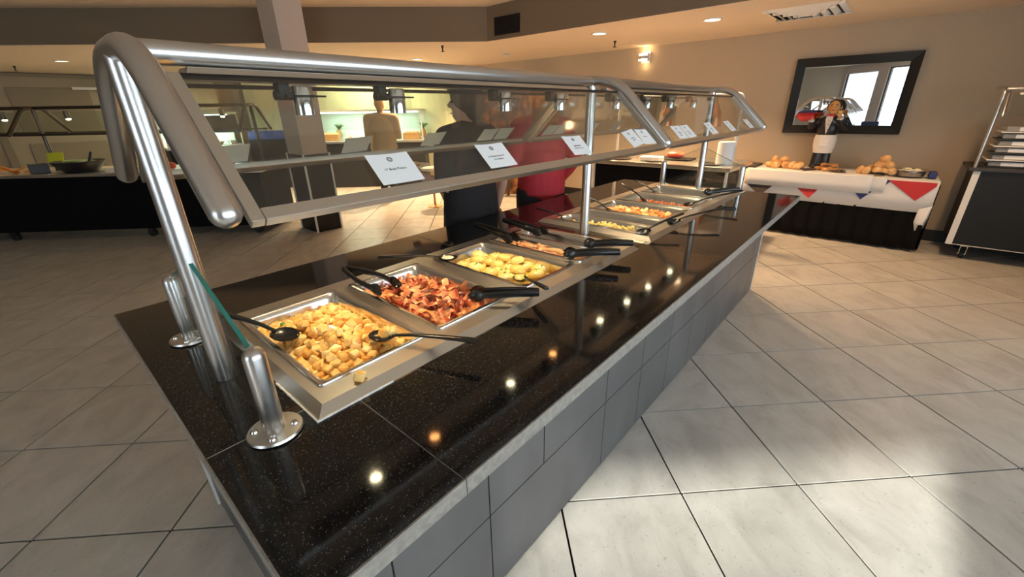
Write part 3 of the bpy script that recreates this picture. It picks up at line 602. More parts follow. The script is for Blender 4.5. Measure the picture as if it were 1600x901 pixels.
# bacon
def bacon_variant(seed):
    R_ = random.Random(seed); b = MB(); n = 12; L_ = R_.uniform(.09, .15); wd_ = R_.uniform(.020, .030); a1, a2, ph = R_.uniform(.004, .012), R_.uniform(.5, 1.4), R_.uniform(0, 6); fr_ = R_.uniform(1.2, 2.8); bend = R_.uniform(-1.2, 1.2)
    vs = []
    x = y = 0; an = -bend/2
    for i in range(n+1):
        t_ = i/n; z = a1*math.sin(ph+fr_*2*PI*t_); tw = a2*math.sin(ph*2+2*PI*t_*.8); ww = wd_*(.8+.2*math.sin(ph+9*t_))
        an += bend/n; x += L_/n*math.cos(an); y += L_/n*math.sin(an)
        for s_ in (-1, -.33, .33, 1): vs.append((x-L_/2-math.sin(an)*s_*ww/2*math.cos(tw), y+math.cos(an)*s_*ww/2*math.cos(tw), z+s_*ww/2*math.sin(tw)+.002*math.sin(s_*3+t_*14)))
    b.add(vs, [(i*4+k, i*4+k+1, i*4+k+5, i*4+k+4) for i in range(n) for k in range(3)])
    m_ = b.mesh('bacon_strip', 'bacon' if seed % 3 else 'bacon_pale', 180); return m_
bvs = [bacon_variant(k) for k in range(10)]
c, w = PC[1]; f = heap(c, .128, .232, -.004, -.052, 2, .2)
bed(c, .130, .236, f, 'bacon_bed', 'bacon', 'lower layer of bacon filling the second pan', 'bacon', drop=.012)
RB = random.Random(11)
for k in range(118):
    x = RB.uniform(-.105, .105); y = RB.uniform(-.205, .2)
    if RB.random() < .4: x = RB.gauss(0, .045); y = RB.gauss(-.02, .08)
    x = max(-.108, min(.108, x)); y = max(-.2, min(.2, y)); an = RB.uniform(0, 2*PI)
    if abs(x) > .07: an = PI/2+RB.uniform(-.4, .4)
    elif abs(y) > .17: an = RB.uniform(-.4, .4)
    o = place(RB.choice(bvs), 'bacon_strip', (c.x+x, c.y+y, c.z+f(x, y)+RB.uniform(-.002, .018)), (RB.uniform(-.5, .5), RB.uniform(-.35, .35), an), 'crisp curled bacon strip piled in the second pan', 'bacon strip', 'bacon strips', scale=RB.uniform(.75, 1.0))
# eggs
def egg_variant(seed):
    R_ = random.Random(seed); b = bmesh.new(); bmesh.ops.create_icosphere(b, subdivisions=3, radius=1)
    for v in b.verts:
        n_ = noise.noise(v.co*1.6+Vector((seed*3.1, 0, 0)))*.14; q = v.co*(1+n_); v.co = Vector((q.x*.037, q.y*.034, max(q.z, -.35)*.021))
    me = bpy.data.meshes.new('sauced_egg'); b.to_mesh(me); b.free(); me.materials.append(MATS['hollandaise']); me.polygons.foreach_set('use_smooth', [True]*len(me.polygons)); return me
evs = [egg_variant(k) for k in range(5)]; hb = MB()
for k in range(4): hb.tube([(0, 0, 0), (.002+.001*k, .001, .0004), (.005, -.001*k, 0)], .0008, 4)
herb_me = hb.mesh('herb_fleck', 'herb')
c, w = PC[2]; f = heap(c, .128, .232, -.02, -.034, 5, .5)
mat('sauce', (.80, .52, .10), .2, coat=.5); bed(c, .131, .238, lambda x, y: -.044, 'sauce_pool', 'sauce', 'yellow sauce pooled under the eggs in the third pan', 'sauce', 6, 8, 0)
RE = random.Random(5); ec = []
for k in range(900):
    x = RE.uniform(-.092, .092); y = RE.uniform(-.195, .195)
    if all((x-a)**2+(y-d_)**2 > .053**2 for a, d_ in ec): ec.append((x, y))
for k, (x, y) in enumerate(ec):
    o = place(RE.choice(evs), 'sauced_egg', (c.x+x, c.y+y, c.z-.030+RE.uniform(-.004, .008)), (RE.uniform(-.15, .15), RE.uniform(-.15, .15), RE.uniform(0, 6)), 'yellow sauce-coated egg in the third pan', 'egg', 'sauced eggs', scale=RE.uniform(.85, 1.1))
    for q in range(7):
        a = RE.uniform(0, 2*PI); r_ = RE.uniform(.004, .02); place(herb_me, 'herb_fleck', (r_*math.cos(a), r_*math.sin(a), .0208*math.sqrt(1-(r_/.037)**2)+.0005), (0, 0, RE.uniform(0, 6)), parent=o)
for k in range(5):
    x, y = ((-.03, -.12), (.04, .02), (-.05, .1), (.05, -.05), (0, .15))[k]
    place(evs[k], 'sauced_egg', (c.x+x, c.y+y, c.z-.004), (.2, .1, k), 'yellow sauce-coated egg resting on top of the others in the third pan', 'egg', 'sauced eggs', scale=.95)
# sausages
def sausage_variant(seed):
    R_ = random.Random(seed); bd = R_.uniform(-.35, .35); P = [(.043*t_, bd*.012*(1-t_*t_), 0) for t_ in (-1, -.6, -.2, .2, .6, 1)]
    b = MB(); domed(b, P, .0125, 12); return b.mesh('sausage_link', 'sausage', 180)
svs = [sausage_variant(k) for k in range(4)]; c, w = PC[3]; RS = random.Random(8)
for k in range(17):
    x = RS.uniform(-.024, .024); y = -.19+.39*k/16; lvl = (k % 3)*.014
    place(RS.choice(svs), 'sausage_link', (c.x+x, c.y+y, c.z-.040+lvl), (0, RS.uniform(-.15, .15), PI/2+RS.uniform(-1.1, .9)), 'pale browned sausage link in the narrow pan', 'sausage', 'sausage links')
c, w = PC[4]
for k in range(34):
    place(pv[k % 9], 'browned_crumb', (c.x+RS.uniform(-.045, .045), c.y+RS.uniform(-.2, .2), c.z-.058), (RS.uniform(0, 6), RS.uniform(0, 6), 0), 'small browned crumb left in the narrow pan by the middle post', 'food crumb', 'browned crumbs', scale=RS.uniform(.25, .55))
# scrambled egg, ham, beans
scr = []
for k in range(5):
    b = bmesh.new(); bmesh.ops.create_icosphere(b, subdivisions=2, radius=1)
    for v in b.verts: v.co = v.co*(1+.35*noise.noise(v.co*1.7+Vector((k*5, 1, 2))))*.015; v.co.z *= .7
    me = bpy.data.meshes.new('egg_curd'); b.to_mesh(me); b.free(); me.materials.append(MATS['scramble']); scr.append(me)
c, w = PC[5]
for k in range(62):
    place(scr[k % 5], 'egg_curd', (c.x+RS.uniform(-.042, .042), c.y+RS.gauss(-.03, .08), c.z-.034+RS.uniform(0, .026)), (RS.uniform(0, 6), RS.uniform(0, 6), 0), 'soft scrambled egg curd in the narrow pan past the middle post', 'egg curd', 'scrambled egg curds', scale=RS.uniform(.6, 1.2))
def slice_variant(seed, m, r, t_):
    R_ = random.Random(seed); b = MB(); n = 9; an = [2*PI*k/n for k in range(n)]; rr = [r*R_.uniform(.7, 1.15) for _ in an]
    b.add([(rr[k]*math.cos(an[k]), rr[k]*.75*math.sin(an[k]), -t_+.3*t_*math.sin(an[k]*2)) for k in range(n)]+[(rr[k]*.95*math.cos(an[k]), rr[k]*.7*math.sin(an[k]), t_+.3*t_*math.sin(an[k]*2)) for k in range(n)], [tuple(range(n-1, -1, -1)), tuple(range(n, 2*n))]+[(k, (k+1) % n, n+(k+1) % n, n+k) for k in range(n)])
    return b.mesh('ham_piece', m, 30)
hv = [slice_variant(k, 'ham' if k % 2 else 'ham_pale', .022, .005) for k in range(6)]; c, w = PC[7]; f = heap(c, .128, .232, -.012, -.045, 3, .1)
bed(c, .13, .236, f, 'ham_bed', 'ham', 'lower layer of diced ham in the far pan', 'ham', drop=.01)
for k in range(90):
    x = RS.uniform(-.11, .11); y = RS.uniform(-.21, .21)
    place(RS.choice(hv), 'ham_piece', (c.x+x, c.y+y, c.z+f(x, y)+RS.uniform(0, .01)), (RS.uniform(-.7, .7), RS.uniform(-.7, .7), RS.uniform(0, 6)), 'orange browned ham piece in the far full-size pan', 'ham piece', 'ham pieces', scale=RS.uniform(.7, 1.1))
b = MB(); b.ball((0, 0, 0), (.009, .006, .005), 8, 5); bean = b.mesh('bean', 'beans', 180); c, w = PC[8]; f = heap(c, .128, .232, -.03, -.046, 6, .3)
mat('bean_sauce', (.42, .09, .02), .2, coat=.4); bed(c, .13, .236, f, 'bean_sauce', 'bean_sauce', 'red bean sauce in the far pan', 'bean sauce', drop=.003)
for k in range(110):
    x = RS.uniform(-.115, .115); y = RS.uniform(-.215, .215)
    place(bean, 'bean', (c.x+x, c.y+y, c.z+f(x, y)), (RS.uniform(-.4, .4), RS.uniform(-.4, .4), RS.uniform(0, 6)), 'red baked bean in the far full-size pan', 'bean', 'baked beans', scale=RS.uniform(.8, 1.4))
c, w = PC[9]
for k in range(14): place(hv[k % 6], 'food_scrap', (c.x+RS.uniform(-.1, .1), c.y+RS.uniform(-.2, .2), c.z-.058), (RS.uniform(-.2, .2), 0, RS.uniform(0, 6)), 'last scrap of food left in the farthest pan', 'food scrap', 'scraps in the farthest pan', scale=.6)

# ================================================================== UTENSILS
def frame_between(a, b_, up=(0, 0, 1)):
    x = (Vector(b_)-Vector(a)).normalized(); z = Vector(up); z = (z-x*z.dot(x)).normalized(); y = z.cross(x)
    return Matrix((x, y, z)).transposed().to_euler()
mat('cream_sauce', (.85, .80, .62), .35)
def spoon(a, b_, lab, m='black_plastic', bw=.036, bowl_m=None, smear=False):
    """a = end of handle, b_ = tip of bowl"""
    a, b_ = Vector(a), Vector(b_); L_ = (b_-a).length; t = thing('serving_spoon', lab, 'serving spoon', a, frame_between(a, b_), 'serving spoons'); hl = L_-.085
    bb = MB(); bb.tube([(0, 0, .002), (.01, 0, .003), (hl*.45, 0, .004), (hl*.8, 0, .002), (hl, 0, -.004), (hl+.012, 0, -.008)], [.009, .0115, .0095, .0075, .0065, .0075], 10, flat=.6); bb.build('handle', m, t)
    bb = MB(); n = 14; rings = []
    for k, (q, dz) in enumerate(((1, 0), (.86, -.006), (.6, -.0115), (.3, -.0145), (.02, -.0155))):
        rings.append([(hl+.047+.043*q*math.cos(2*PI*j/n), bw*q*math.sin(2*PI*j/n)*(1-.1*math.cos(2*PI*j/n)), -.006+dz) for j in range(n)])
    vs = [p for r_ in rings for p in r_]; fs = [(i*n+j, i*n+(j+1) % n, (i+1)*n+(j+1) % n, (i+1)*n+j) for i in range(4) for j in range(n)]; bb.add(vs, fs)
    bb.add([(x, y, z-.002) for x, y, z in vs], [tuple(reversed(q)) for q in fs]); bb.add(rings[0]+[(x, y, z-.002) for x, y, z in rings[0]], [(j, n+j, n+(j+1) % n, (j+1) % n) for j in range(n)])
    bw_ = bb.build('bowl', bowl_m or m, t, smooth=60)
    if smear: MB().ball((hl+.045, .004, -.010), (.028, .022, .007), 12, 6).build('sauce_smear', 'cream_sauce', bw_)
    return t
def tongs(a, b_, gap, lab, flip=1):
    """a = hinge end, b_ = middle between the tips"""
    a, b_ = Vector(a), Vector(b_); L_ = (b_-a).length; t = thing('tongs', lab, 'tongs', a, frame_between(a, b_), 'serving tongs')
    for s in (-1, 1):
        P = [(L_*.80*q, s*(.007+(gap/2)*math.sin(q*PI*.62)**1.2), .003*math.sin(q*PI)) for q in [k/8 for k in range(9)]]
        bb = MB(); bb.tube(P, [.0058, .0062, .006, .006, .0058, .0055, .0055, .0055, .0055], 10, flat=2.1); bb.build('tong_arm', 'black_plastic', t, smooth=50)
        y_end = P[-1][1]; bb = MB(); vs = []
        for k in range(7):
            q = k/6; wdt = .012+.011*math.sin(min(1, q*1.2)*PI*.8)
            for j in range(7): v = j/6*2-1; vs.append((L_*(.77+.23*q)-(.008 if j % 2 and k == 6 else 0)-.014*v*v*q*q, y_end+s*(.010*(1-v*v)*math.sin(q*PI*.85)-.004*q), v*wdt))
        fs = [(k*7+j, k*7+j+1, (k+1)*7+j+1, (k+1)*7+j) for k in range(6) for j in range(6)]; bb.add(vs, fs); bb.add([(x, y+s*.0035, z) for x, y, z in vs], [tuple(reversed(q)) for q in fs])
        bb.build('scalloped_tip', 'black_plastic', t, smooth=60)
    bb = MB(); bb.cyl((.008, 0, -.011), (.008, 0, .011), .0075, n=12); bb.build('hinge', 'black_plastic', t); return t
spoon((.285, 1.42, .92), (.39, 1.185, .888), 'black serving spoon resting at the glass-end rim of the potato pan')
spoon((.680, .725, .905), (.540, 1.030, .890), 'black serving spoon holding potato cubes over the pan rim')
for k in range(3): place(pv[k], 'potato_cube', (.556+.012*k, .985-.006*k, .893+.004*(k % 2)), (k, .4, k*2), 'potato cube lying in the black serving spoon', 'potato cube', 'potato cubes in the spoon')
spoon((.93, 1.60, .893), (1.18, 1.365, .886), 'black serving spoon smeared with sauce behind the egg pan', smear=True)
spoon((1.08, .79, .908), (1.205, 1.035, .868), 'short black round spoon standing in the eggs', bw=.03)
tongs((.745, 1.545, .908), (.765, 1.25, .893), .075, 'open black tongs on the bacon pan, hinge over the back rim')
tongs((1.05, .80, .905), (.905, 1.0, .893), .03, 'closed black tongs lying over the front rim of the bacon pan')
tongs((1.566, 1.64, .908), (1.52, 1.30, .890), .035, 'black tongs on the sausage pan, hinge over the back rim')
tongs((1.737, 1.58, .908), (1.715, 1.27, .888), .04, 'black tongs at the back of the crumb pan')
tongs((1.61, .79, .908), (1.48, 1.0, .892), .03, 'black tongs lying over the front rim of the sausage pan')
tongs((1.755, .80, .912), (1.65, 1.0, .897), .026, 'black tongs lying over the front rim of the crumb pan')
spoon((2.09, 1.62, .905), (2.11, 1.36, .876), 'steel-bowled serving spoon at the back of the scrambled egg pan', bowl_m='chrome')
spoon((2.41, 1.44, .945), (2.50, 1.27, .852), 'black spoon leaning out of the back of the ham pan')
spoon((2.81, 1.42, .985), (2.92, 1.23, .855), 'black spoon standing up in the bean pan')
spoon((3.2, 1.50, .95), (3.27, 1.29, .852), 'thin black spoon leaning out of the farthest pan')
spoon((2.36, .80, .935), (2.06, .92, .876), 'long black spoon reaching over the front rim of the scrambled egg pan')
spoon((2.68, .68, .925), (2.36, .88, .884), 'long black ladle hooked over the front rim of the ham pan', bw=.03)
spoon((3.23, .72, .945), (2.93, 1.0, .872), 'long black ladle lying over the front rims of the far pans', bw=.03)
tongs((3.45, .79, .92), (3.32, 1.0, .892), .03, 'black tongs on the front rim of the farthest pan')

# ================================================================== MENU CARDS
CW, CH = .107, .082; ang = math.radians(42.93)
cb = MB(); nx = 8
vs = [(-CW/2+CW*i/nx, y, -.0025*(1-(2*i/nx-1)**2)*(1 if y else .3)+dz) for dz in (0, -.0007) for y in (0, CH) for i in range(nx+1)]; k1 = nx+1
fs = [(i, i+1, k1+i+1, k1+i) for i in range(nx)]+[(2*k1+i+1, 2*k1+i, 3*k1+i, 3*k1+i+1) for i in range(nx)]+[(k1+i, k1+i+1, 3*k1+i+1, 3*k1+i) for i in range(nx)]+[(i+1, i, 2*k1+i, 2*k1+i+1) for i in range(nx)]+[(0, k1, 3*k1, 2*k1), (nx, 2*k1+nx, 3*k1+nx, k1+nx)]
cb.add(vs, fs); card_me = cb.mesh('menu_card', 'white_paper', 0)
rb = MB(); rb.lathe([(.0052, 0), (.0066, 0), (.0066, .0003), (.0052, .0003), (.0052, 0)], (0, 0, 0), 20, cap=False); rb.lathe([(.003, 0), (.0036, 0), (.0036, .0003), (.003, .0003), (.003, 0)], (0, 0, 0), 14, cap=False); ring_me = rb.mesh('emblem', 'ink')
def card(x, roll, lab, lines, blur=0, grp='menu cards on the aisle side', back=False):
    sg_ = -1 if back else 1
    base = Vector((x, PY+(.786-PY)*sg_, 1.3275)); n = Vector((0, -.681*sg_, .732)); u = Vector((0, .732*sg_, .681))
    o = place(card_me, 'menu_card', base+n*.0135+u*.006, (ang, 0, (PI if back else 0)), lab, 'menu card', grp)
    o.rotation_euler = (Matrix.Rotation(PI if back else 0, 3, 'Z') @ Matrix.Rotation(ang, 3, 'X') @ Matrix.Rotation(roll, 3, 'Z')).to_euler()
    place(ring_me, 'emblem', (0, CH*.80, -.0012), (0, 0, 0), parent=o)
    for k, (s, size) in enumerate(lines):
        place(text_mesh(s, size, 'lettering'), 'lettering', (0, CH*.47-.0105*k, -.0012), (0, 0, 0), parent=o)
    if blur:
        for k in range(blur):
            bb = MB(); bb.box(-.016+.004*(k % 2), .018-.003*k, -.0013, .0013, 0, .0003); place(bb.mesh('print_line', 'ink', 0), 'print_line', (0, CH*.5-.010*k, -.0012), (0, 0, 0), parent=o)
    return o
card(.545, .0, 'white card reading O\' Brian Potato, nearest the camera', [("O' Brian Potato", .0088)])
card(.868, .0, 'white card reading Apple Wood Smoked Bacon Oven Baked', [('Apple Wood Smoked Bacon', .0074), ('Oven Baked', .0074)])
card(1.265, -.04, 'white card reading Egg Benedict just left of the middle post', [('Egg Benedict', .0078), ('Canadian Bacon & Sauce', .0072)])
card(1.682, .12, 'white card left of a close pair, past the middle post', [], 2)
card(1.79, -.06, 'white card right of a close pair, touching the middle slanted arm', [], 1)
card(2.172, -.03, 'left card of the overlapping pair just past the middle arm', [], 3)
card(2.29, .02, 'right card of the overlapping pair just past the middle arm', [], 3)
card(2.645, 0, 'white card directly in front of the far tall post', [], 3)
card(3.0, .03, 'second white card from the far end of the guard', [], 3)
card(3.435, -.02, 'farthest white card at the end of the guard', [], 2)
for x, r, lab in ((.455, 0, 'blank back of a card on the far glass beside the near slanted arm'), (.89, -.06, 'blank back of a card on the far glass, below the man in tan'), (1.262, .0, 'blank back of a card on the far glass left of the woman in black'),
                  (1.61, 0, 'blank back of a card, left of a pair in front of the woman in black'), (1.728, 0, 'blank back of a card, right of a pair in front of the woman in black'), (2.14, 0, 'blank back of a card, left of a pair in front of the red jacket'), (2.255, 0, 'blank back of a card, right of a pair in front of the red jacket'),
                  (2.62, .05, 'blank back of a card on the far glass right of the middle post'), (2.95, -.05, 'blank back of a card on the far glass behind the middle slanted arm')):
    card(x, r, lab, [], 0, 'cards on the far glass', True)

# ================================================================== BREAD TABLE (against the tan wall)
mat('cloth_white', (.72, .71, .69), .85, bump=.12, bscale=25); mat('cloth_red', (.52, .035, .04), .85, bump=.1, bscale=30); mat('cloth_blue', (.035, .05, .17), .85, bump=.1, bscale=30); mat('cloth_dark', (.06, .045, .04), .9)
mat('wood_table', (.25, .15, .08), .5)
ramp_mat('bread_crust', [(.3, (.45, .20, .06)), (.55, (.72, .42, .17)), (.8, (.86, .62, .34))], 18, .5, rnd=1)
ramp_mat('pastry', [(.3, (.28, .10, .03)), (.55, (.55, .26, .08)), (.8, (.80, .50, .2))], 22, .4, rnd=1)
mat('chocolate', (.06, .025, .015), .35)
TXF, TXB, TYL, TYR, TZ = 6.09, 6.70, 1.48, -.42, .74
t = thing('bread_table', 'folding banquet table under the bread cloths against the tan wall', 'table', (6.4, .53, 0))
MB().box(TXF, TXB, TYR, TYL, TZ-.03, TZ).build('tabletop', 'wood_table', t, smooth=0)
for x in (TXF+.08, TXB-.08):
    for y in (TYR+.1, TYL-.1): MB().cyl((x, y, 0), (x, y, TZ-.03), .016).build('leg', 'dark_steel', t)
def skirt(x0, y0, x1, y1, z0, z1, n, amp, name, m, lab, cat):
    b = MB(); vs = []; d = Vector((x1-x0, y1-y0, 0)); L_ = d.length; nr = Vector((d.y, -d.x, 0)).normalized(); K = n*10; rows = 6
    for r in range(rows+1):
        q = r/rows
        for i in range(K+1):
            s = i/K; ph = s*n*2*PI; a = amp*(.35+.65*q); o = a*(math.sin(ph)+.35*math.sin(2*ph+1)+.3*noise.noise(Vector((s*9, q, 3))))
            p = Vector((x0, y0, 0))+d*s+nr*(-o); vs.append((p.x, p.y, z1-(z1-z0)*q+(.008*noise.noise(Vector((s*14, 5, 0))) if r == rows else 0)))
    b.add(vs, [(r*(K+1)+i, r*(K+1)+i+1, (r+1)*(K+1)+i+1, (r+1)*(K+1)+i) for r in range(rows) for i in range(K)])
    o = b.build(name, m, loc=((x0+x1)/2, (y0+y1)/2, 0), smooth=180); sm = o.modifiers.new('thickness', 'SOLIDIFY'); sm.thickness = .002; tag(o, lab, cat); return o
skirt(TXF-.022, TYR+.0, TXF-.022, TYL, .025, TZ-.03, 13, .014, 'table_skirt', 'black_fabric', 'pleated black skirt hanging round the bread table to the floor', 'table skirt')
skirt(TXB, TYR-.022, TXF-.0, TYR-.022, .03, TZ-.03, 4, .012, 'table_skirt', 'black_fabric', 'pleated black skirt on the end of the bread table by the cart', 'table skirt')
def drape(name, m, y0, y1, z_edge, drop, lab, xback=TXB-.02, thick=.003, lift=0, ragged=0, xf=TXF-.03):
    """cloth lying on the table with a hanging front"""
    prof = [(xback, TZ+lift), (6.45, TZ+lift), (xf+.05, TZ+lift), (xf+.006, TZ+lift), (xf, TZ+lift-.005), (xf-.002, TZ+lift-drop*.5), (xf+.002, TZ+lift-drop)]
    b = MB(); K = 24; vs = []
    for i in range(K+1):
        y = y0+(y1-y0)*i/K
        for j, (x, z) in enumerate(prof):
            w_ = noise.noise(Vector((y*5, j*.7, lift*90)))*.006; vs.append((x-(abs(w_) if j > 3 else 0), y, z+(abs(w_)*.5 if j < 3 else 0)-(ragged*abs(noise.noise(Vector((y*3, 2, 1)))) if j == 6 else 0)))
    n = len(prof); b.add(vs, [(i*n+j, i*n+j+1, (i+1)*n+j+1, (i+1)*n+j) for i in range(K) for j in range(n-1)])
    o = b.build(name, m, loc=((TXF+TXB)/2, (y0+y1)/2, TZ), smooth=22); sm = o.modifiers.new('thickness', 'SOLIDIFY'); sm.thickness = thick; sm.offset = 1; tag(o, lab, 'tablecloth'); return o
c0 = drape('tablecloth', 'cloth_white', TYR-.012, TYL+.06, 0, .315, 'white tablecloth under the runners on the bread table', lift=.003, ragged=.01)
# coloured pennants of the cloth
def tri(parent, y0, y1, ym, z0, z1, m, x=6.046):
    b = MB(); b.slab([(x, y0, z0), (x, ym, z1), (x, y1, z0+.004)], .003); b.build('pennant', m, parent, smooth=0)
tri(c0, .80, .545, .63, .60, .468, 'cloth_red'); tri(c0, .235, .075, .155, .60, .505, 'cloth_blue'); tri(c0, 1.34, 1.0, 1.15, .60, .44, 'cloth_dark')
b = MB(); b.slab([(6.046, -.03, .735), (6.046, -.29, .545), (6.046, -.412, .70), (6.046, -.412, .735)], .003); b.build('pennant', 'cloth_red', c0, smooth=0)
b = MB(); b.slab([(6.048, .02, .735), (6.048, -.02, .68), (6.048, -.06, .735)], .003); b.build('pennant', 'cloth_blue', c0, smooth=0)
# corner tail of the cloth
b = MB(); b.add([(6.055, -.34, .46), (6.06, -.43, .50), (6.05, -.335, .33), (6.055, -.41, .32), (6.06, -.365, .235), (6.075, -.42, .26), (6.12, -.44, .52), (6.1, -.435, .34)], [(0, 1, 3, 2), (2, 3, 5, 4), (1, 6, 7, 3), (3, 7, 5)]); o = b.build('cloth_corner', 'cloth_white', c0, smooth=30); o.modifiers.new('thickness', 'SOLIDIFY').thickness = .003
drape('table_runner', 'cloth_white', -.02, .75, 0, .15, 'shorter white runner on the half of the bread table nearer the bowl', lift=.012, xf=TXF-.045)
drape('table_runner', 'cloth_white', .10, 1.34, 0, .185, 'longer white runner on the left half of the bread table', lift=.022, xf=TXF-.062)
# rolls and pastries
b0 = bmesh.new(); bmesh.ops.create_icosphere(b0, subdivisions=3, radius=.042)
for v in b0.verts: v.co.z *= .8; v.co *= 1+.07*noise.noise(v.co*40)
roll_me = bpy.data.meshes.new('bread_roll'); b0.to_mesh(roll_me); b0.free(); roll_me.materials.append(MATS['bread_crust']); roll_me.polygons.foreach_set('use_smooth', [True]*len(roll_me.polygons))
cr = MB(); cr.tube([(.05*math.cos(a)-.02, .05*math.sin(a), 0) for a in [-1.5+.3*k for k in range(11)]], [.004, .011, .016, .02, .022, .023, .022, .02, .016, .011, .004], 10); cro_me = cr.mesh('croissant', 'pastry', 180)
TZ2 = TZ+.028
def rolls(spots, lab, grp):
    for k, (x, y, z) in enumerate(spots): place(roll_me, 'bread_roll', (x, y, TZ2+.032+z), (k*.7, k*.4, k), lab, 'bread roll', grp, scale=(1.12, 1.2, 1.12))
rolls([(6.24, .045, 0), (6.27, -.03+.0, 0), (6.2, .09, 0), (6.33, .0, 0), (6.31, .085, 0), (6.2, .18, 0), (6.24, .235, 0), (6.35, .15, 0), (6.25, -.0, .062), (6.26, .085, .062), (6.32, .04, .062), (6.27, .05, .122)], 'golden round roll in the pyramid beside the metal bowl', 'rolls by the bowl')
rolls([(6.28, 1.15, 0), (6.3, 1.06, 0), (6.27, .97, 0), (6.33, .9, 0), (6.24, .9, 0), (6.37, 1.1, 0), (6.36, 1.0, 0), (6.31, 1.10, .058), (6.31, 1.0, .058), (6.22, .84, 0), (6.32, .82, 0), (6.24, 1.08, 0)], 'golden round roll in the row at the buffet end of the bread table', 'rolls at the buffet end')
for k, (x, y, z, r_) in enumerate(((6.28, .62, 0, .3), (6.24, .55, 0, 1.9), (6.31, .52, 0, 3), (6.27, .48, .0, 4.1), (6.3, .57, .04, .8), (6.26, .50, .04, 5))):
    place(cro_me, 'croissant', (x, y, TZ2+.018+z), (0, 0, r_), 'small brown croissant in the cluster in front of the waiter figure', 'croissant', 'croissants')
for k, (x, y, r_) in enumerate(((6.2, .39, .3), (6.17, .45, 1.2), (6.16, .76, .4), (6.2, .70, 2.2))):
    b = MB(); b.box(-.055, .055, -.02, .02, 0, .022); o = b.build('chocolate_pastry', 'chocolate', smooth=0, bevel=.006); o.location = (x, y, TZ2+.001); o.rotation_euler = (0, 0, r_); tag(o, 'dark chocolate pastry at the front of the croissants', 'pastry', 'chocolate pastries')
t = tongs((6.15, .02, TZ2+.012), (6.22, .20, TZ2+.012), .02, 'dark tongs lying in front of the roll pyramid')
# bowl of butter, folded blue napkin, slate board, stone block
mat('pewter', (.32, .28, .26), .35, .9); mat('butter', (.9, .84, .6), .5)
t = thing('serving_bowl', 'wide pewter bowl heaped with pale butter on the red cloth', 'bowl', (6.33, -.185, TZ+.012))
MB().lathe([(.001, 0), (.10, 0), (.118, .01), (.128, .05), (.124, .058), (.12, .05), (.11, .014), (.001, .008)], (6.33, -.185, TZ+.012), 32, cap=False).build('bowl_body', 'pewter', t)
MB().lathe([(.122, .056), (.15, .068), (.152, .072), (.148, .073), (.12, .062)], (6.33, -.185, TZ+.012), 32, cap=False).build('wide_rim', 'chrome', t)
RS2 = random.Random(4)
for k in range(9):
    b = MB(); b.box(-.018, .018, -.014, .014, -.007, .007); o = b.build('butter_pat', 'butter', smooth=0, bevel=.004); o.location = (6.33+RS2.uniform(-.07, .06), -.185+RS2.uniform(-.07, .08), TZ+.075+RS2.uniform(0, .014)); o.rotation_euler = (RS2.uniform(-.3, .3), RS2.uniform(-.3, .3), RS2.uniform(0, 3)); tag(o, 'pale butter pat in the wide pewter bowl', 'butter', 'butter pats')
MB().lathe([(.001, .045), (.11, .05), (.112, .062), (.001, .066)], (6.33, -.185, TZ+.012), 24, cap=False).build('ice_bed', 'white_metal', t)
o = MB().box(6.25, 6.40, -.40, -.335, TZ+.008, TZ+.075).build('folded_napkin', 'cloth_blue', loc=(6.32, -.37, TZ+.008), bevel=.012); tag(o, 'thick folded navy napkin at the end of the bread table', 'napkin')
mat('slate', (.035, .033, .032), .5)
o = MB().box(6.12, 6.5, 1.27, 1.5, TZ+.024, TZ+.05).build('slate_board', 'slate', loc=(6.3, 1.4, TZ+.024), smooth=0, bevel=.003); tag(o, 'dark slate board at the buffet end of the bread table', 'board')

# waiter figurine
mat('figure_skin', (.75, .40, .13), .4); mat('figure_black', (.015, .015, .018), .3); mat('figure_white', (.82, .78, .72), .5); mat('figure_red', (.55, .03, .03), .4); mat('figure_brown', (.05, .025, .015), .5); mat('figure_blue', (.05, .05, .16), .5)
fx, fy, fz = 6.50, .66, TZ+.025
t = thing('waiter_figurine', 'painted statue of a waiter in a black jacket and white apron, hand raised to cheek', 'statue', (fx, fy, fz), (0, 0, PI), local=True)
# local frame: +x towards the room, +y towards the right of the photo
bd = MB(); S_ = 1.0
bd.ball((0, 0, .02), (.085, .11, .03), 16, 8); bd.tube([(0, -.045, .02), (0, -.04, .2), (0, -.03, .33)], [.055, .052, .06], 14); bd.tube([(0, .045, .02), (0, .04, .2), (0, .03, .33)], [.055, .052, .06], 14)
bd.ball((.0, 0, .34), (.085, .105, .08), 16, 10); bd.ball((.0, 0, .45), (.09, .11, .12), 16, 10); bd.ball((0, 0, .54), (.07, .115, .06), 16, 10); bd.cyl((0, 0, .54), (0, 0, .62), .04)
bd.tube([(0, -.10, .555), (-.005, -.15, .50), (.01, -.17, .47), (.06, -.175, .535)], [.04, .036, .032, .026], 10); bd.tube([(0, .10, .555), (.01, .15, .47), (.05, .12, .52), (.075, .085, .565)], [.042, .036, .03, .026], 10)
skin_obj(bd, 'body', 'figure_black', t, .008, 3)
hd_ = MB(); hd_.ball((.015, .01, .685), (.058, .058, .076), 18, 12); hd_.ball((.03, .01, .64), (.042, .044, .04), 14, 8); hd_.ball((.078, .012, .68), (.013, .011, .014), 8, 6); hd_.ball((.012, -.06, .68), (.012, .012, .022), 8, 6); hd_.ball((.012, .078, .68), (.012, .012, .022), 8, 6)
h_ = skin_obj(hd_, 'head', 'figure_skin', t, .006, 2)
for y in (-.014, .036): MB().ball((.071, y, .698), (.004, .006, .004), 8, 6).build('eye', 'figure_brown', h_)
for y in (-.014, .036): MB().obox((.069, y, .715), (.003, 0, 0), (0, .013, .002), (0, 0, .003)).build('eyebrow', 'figure_brown', h_)
